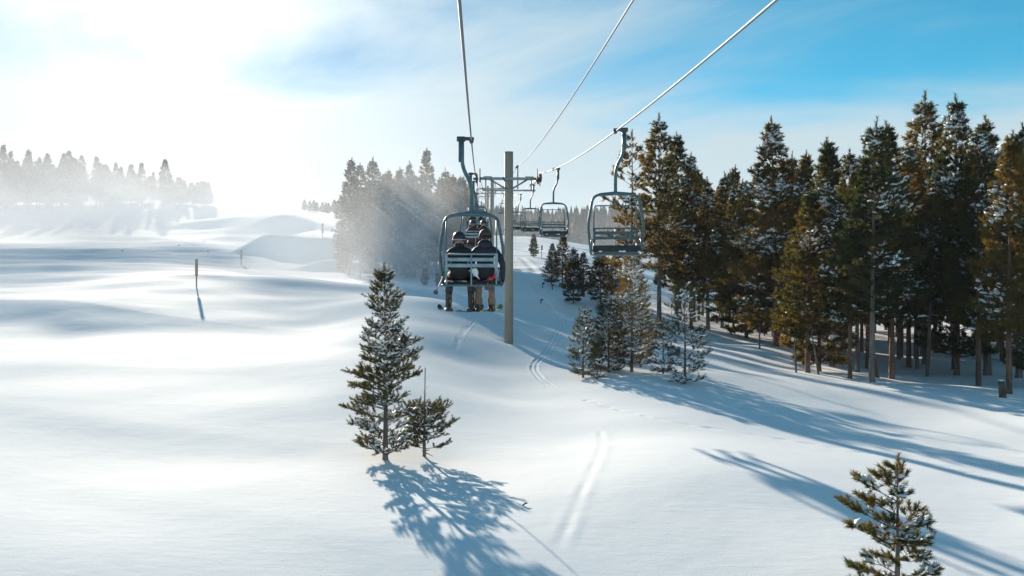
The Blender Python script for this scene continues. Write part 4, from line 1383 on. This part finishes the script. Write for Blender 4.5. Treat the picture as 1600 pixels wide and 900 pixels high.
# twig fallen on the snow
p = ground(820, 791); o = empty('fallen_twig', p)
mb = MB(); mb.tube([(-.04, 0, .01), (0, .01, .04), (.05, .02, .05)], [.012, .014, .006], 6); mb.tube([(0, .01, .04), (.02, .05, .06)], [.01, .004], 5); mb.build('wood', 'deadwood', o)
tag(o, 'tiny dark twig lying on the snow beyond the shadow edge', 'twig')
# snow gun rubble on the bank crest
for k in range(9):
    px = rr.uniform(185, 480); py = 396 - (px - 185) * 0.075 + rr.uniform(-9, 9)
    p = ground(px, py); s = rr.uniform(.10, .2)
    if k == 0:
        mb = MB(); rq = random.Random(2)
        mb.ellipsoid((0, 0, .25), (.9, .75, .55), 9, 6)
        mb.v = [(a * rq.uniform(.75, 1.2), b * rq.uniform(.75, 1.2), c * rq.uniform(.75, 1.15)) for a, b, c in mb.v]
        chunk = mb.build('snow_chunk', 'snow'); o = chunk
    else:
        o = chunk.copy(); COL.objects.link(o)
    o.location = p; o.scale = (s, s, s * .8); o.rotation_euler = (0, 0, rr.uniform(0, 6.28))
    tag(o, 'small lump of broken snow strewn over the rough bank', 'snow lump', 'snow lumps on the bank')


# ------------------------------------------------------------------ air: haze box and blowing snow
def volume_mat(name, density, aniso, noise=None, color=(0.93, 0.96, 1.0)):
    m = bpy.data.materials.new(name); m.use_nodes = True
    nd, lk = m.node_tree.nodes, m.node_tree.links
    nd.remove(nd['Principled BSDF'])
    o = nd['Material Output']
    v = nd.new('ShaderNodeVolumePrincipled'); lk.new(v.outputs[0], o.inputs['Volume'])
    v.inputs['Color'].default_value = (*color, 1)
    v.inputs['Density'].default_value = density
    v.inputs['Anisotropy'].default_value = aniso
    if noise:
        t = nd.new('ShaderNodeTexCoord')
        ln_ = nd.new('ShaderNodeVectorMath'); ln_.operation = 'LENGTH'; lk.new(t.outputs['Object'], ln_.inputs[0])
        fo = nd.new('ShaderNodeMapRange'); fo.interpolation_type = 'SMOOTHSTEP'; lk.new(ln_.outputs['Value'], fo.inputs[0])
        fo.inputs[1].default_value = 1.0; fo.inputs[2].default_value = 0.25
        nz_ = nd.new('ShaderNodeTexNoise'); lk.new(t.outputs['Object'], nz_.inputs['Vector'])
        nz_.inputs['Scale'].default_value = noise; nz_.inputs['Detail'].default_value = 4; nz_.inputs['Distortion'].default_value = 0.6
        nr = nd.new('ShaderNodeMapRange'); lk.new(nz_.outputs['Fac'], nr.inputs[0]); nr.inputs[1].default_value = 0.34; nr.inputs[2].default_value = 0.72
        m1 = nd.new('ShaderNodeMath'); m1.operation = 'MULTIPLY'; lk.new(fo.outputs[0], m1.inputs[0]); lk.new(nr.outputs[0], m1.inputs[1])
        m2 = nd.new('ShaderNodeMath'); m2.operation = 'MULTIPLY'; lk.new(m1.outputs[0], m2.inputs[0]); m2.inputs[1].default_value = density
        lk.new(m2.outputs[0], v.inputs['Density'])
    return m


HAZE = 0.00014
M['haze'] = volume_mat('haze_air', HAZE, 0.2)
mb = MB(); mb.box((0, 380, 39), (2400, 1700, 146)); hb = mb.build('haze', 'haze'); hb['kind'] = 'stuff'


def mist(name, px, py, d, rx, ry, rz_, dens, noise, label, rot=0.0, g=0.15):
    M[name + label] = volume_mat(name, dens, g, noise)
    mb = MB(); mb.ellipsoid((0, 0, 0), (1, 1, 1), 24, 16)
    o = mb.build(name, name + label)
    o.location = PX(px, py, d); o.scale = (rx, ry, rz_); o.rotation_euler = (0, rot, 0)
    tag(o, label, 'mist', 'blowing snow', 'stuff')
    return o


mist('mist', 90, 335, 108, 44, 10, 13, .24, 1.4, 'thick veil of blowing snow before the far left trees', R(8))
mist('mist', 290, 330, 122, 26, 9, 9, .15, 1.5, 'thin end of the snow veil on the far left slope')
mist('mist', 400, 300, 150, 13, 12, 9, .10, 1.5, 'bright plume of machine-made snow over the knoll', R(-20))
mist('mist', 590, 380, 66, 16, 8, 11, .16, 1.1, 'sunlit snow haze in front of the misty clump')
mist('mist', 930, 372, 235, 62, 36, 24, 0.009, 1.2, 'thin pale haze hanging before the wooded hill')
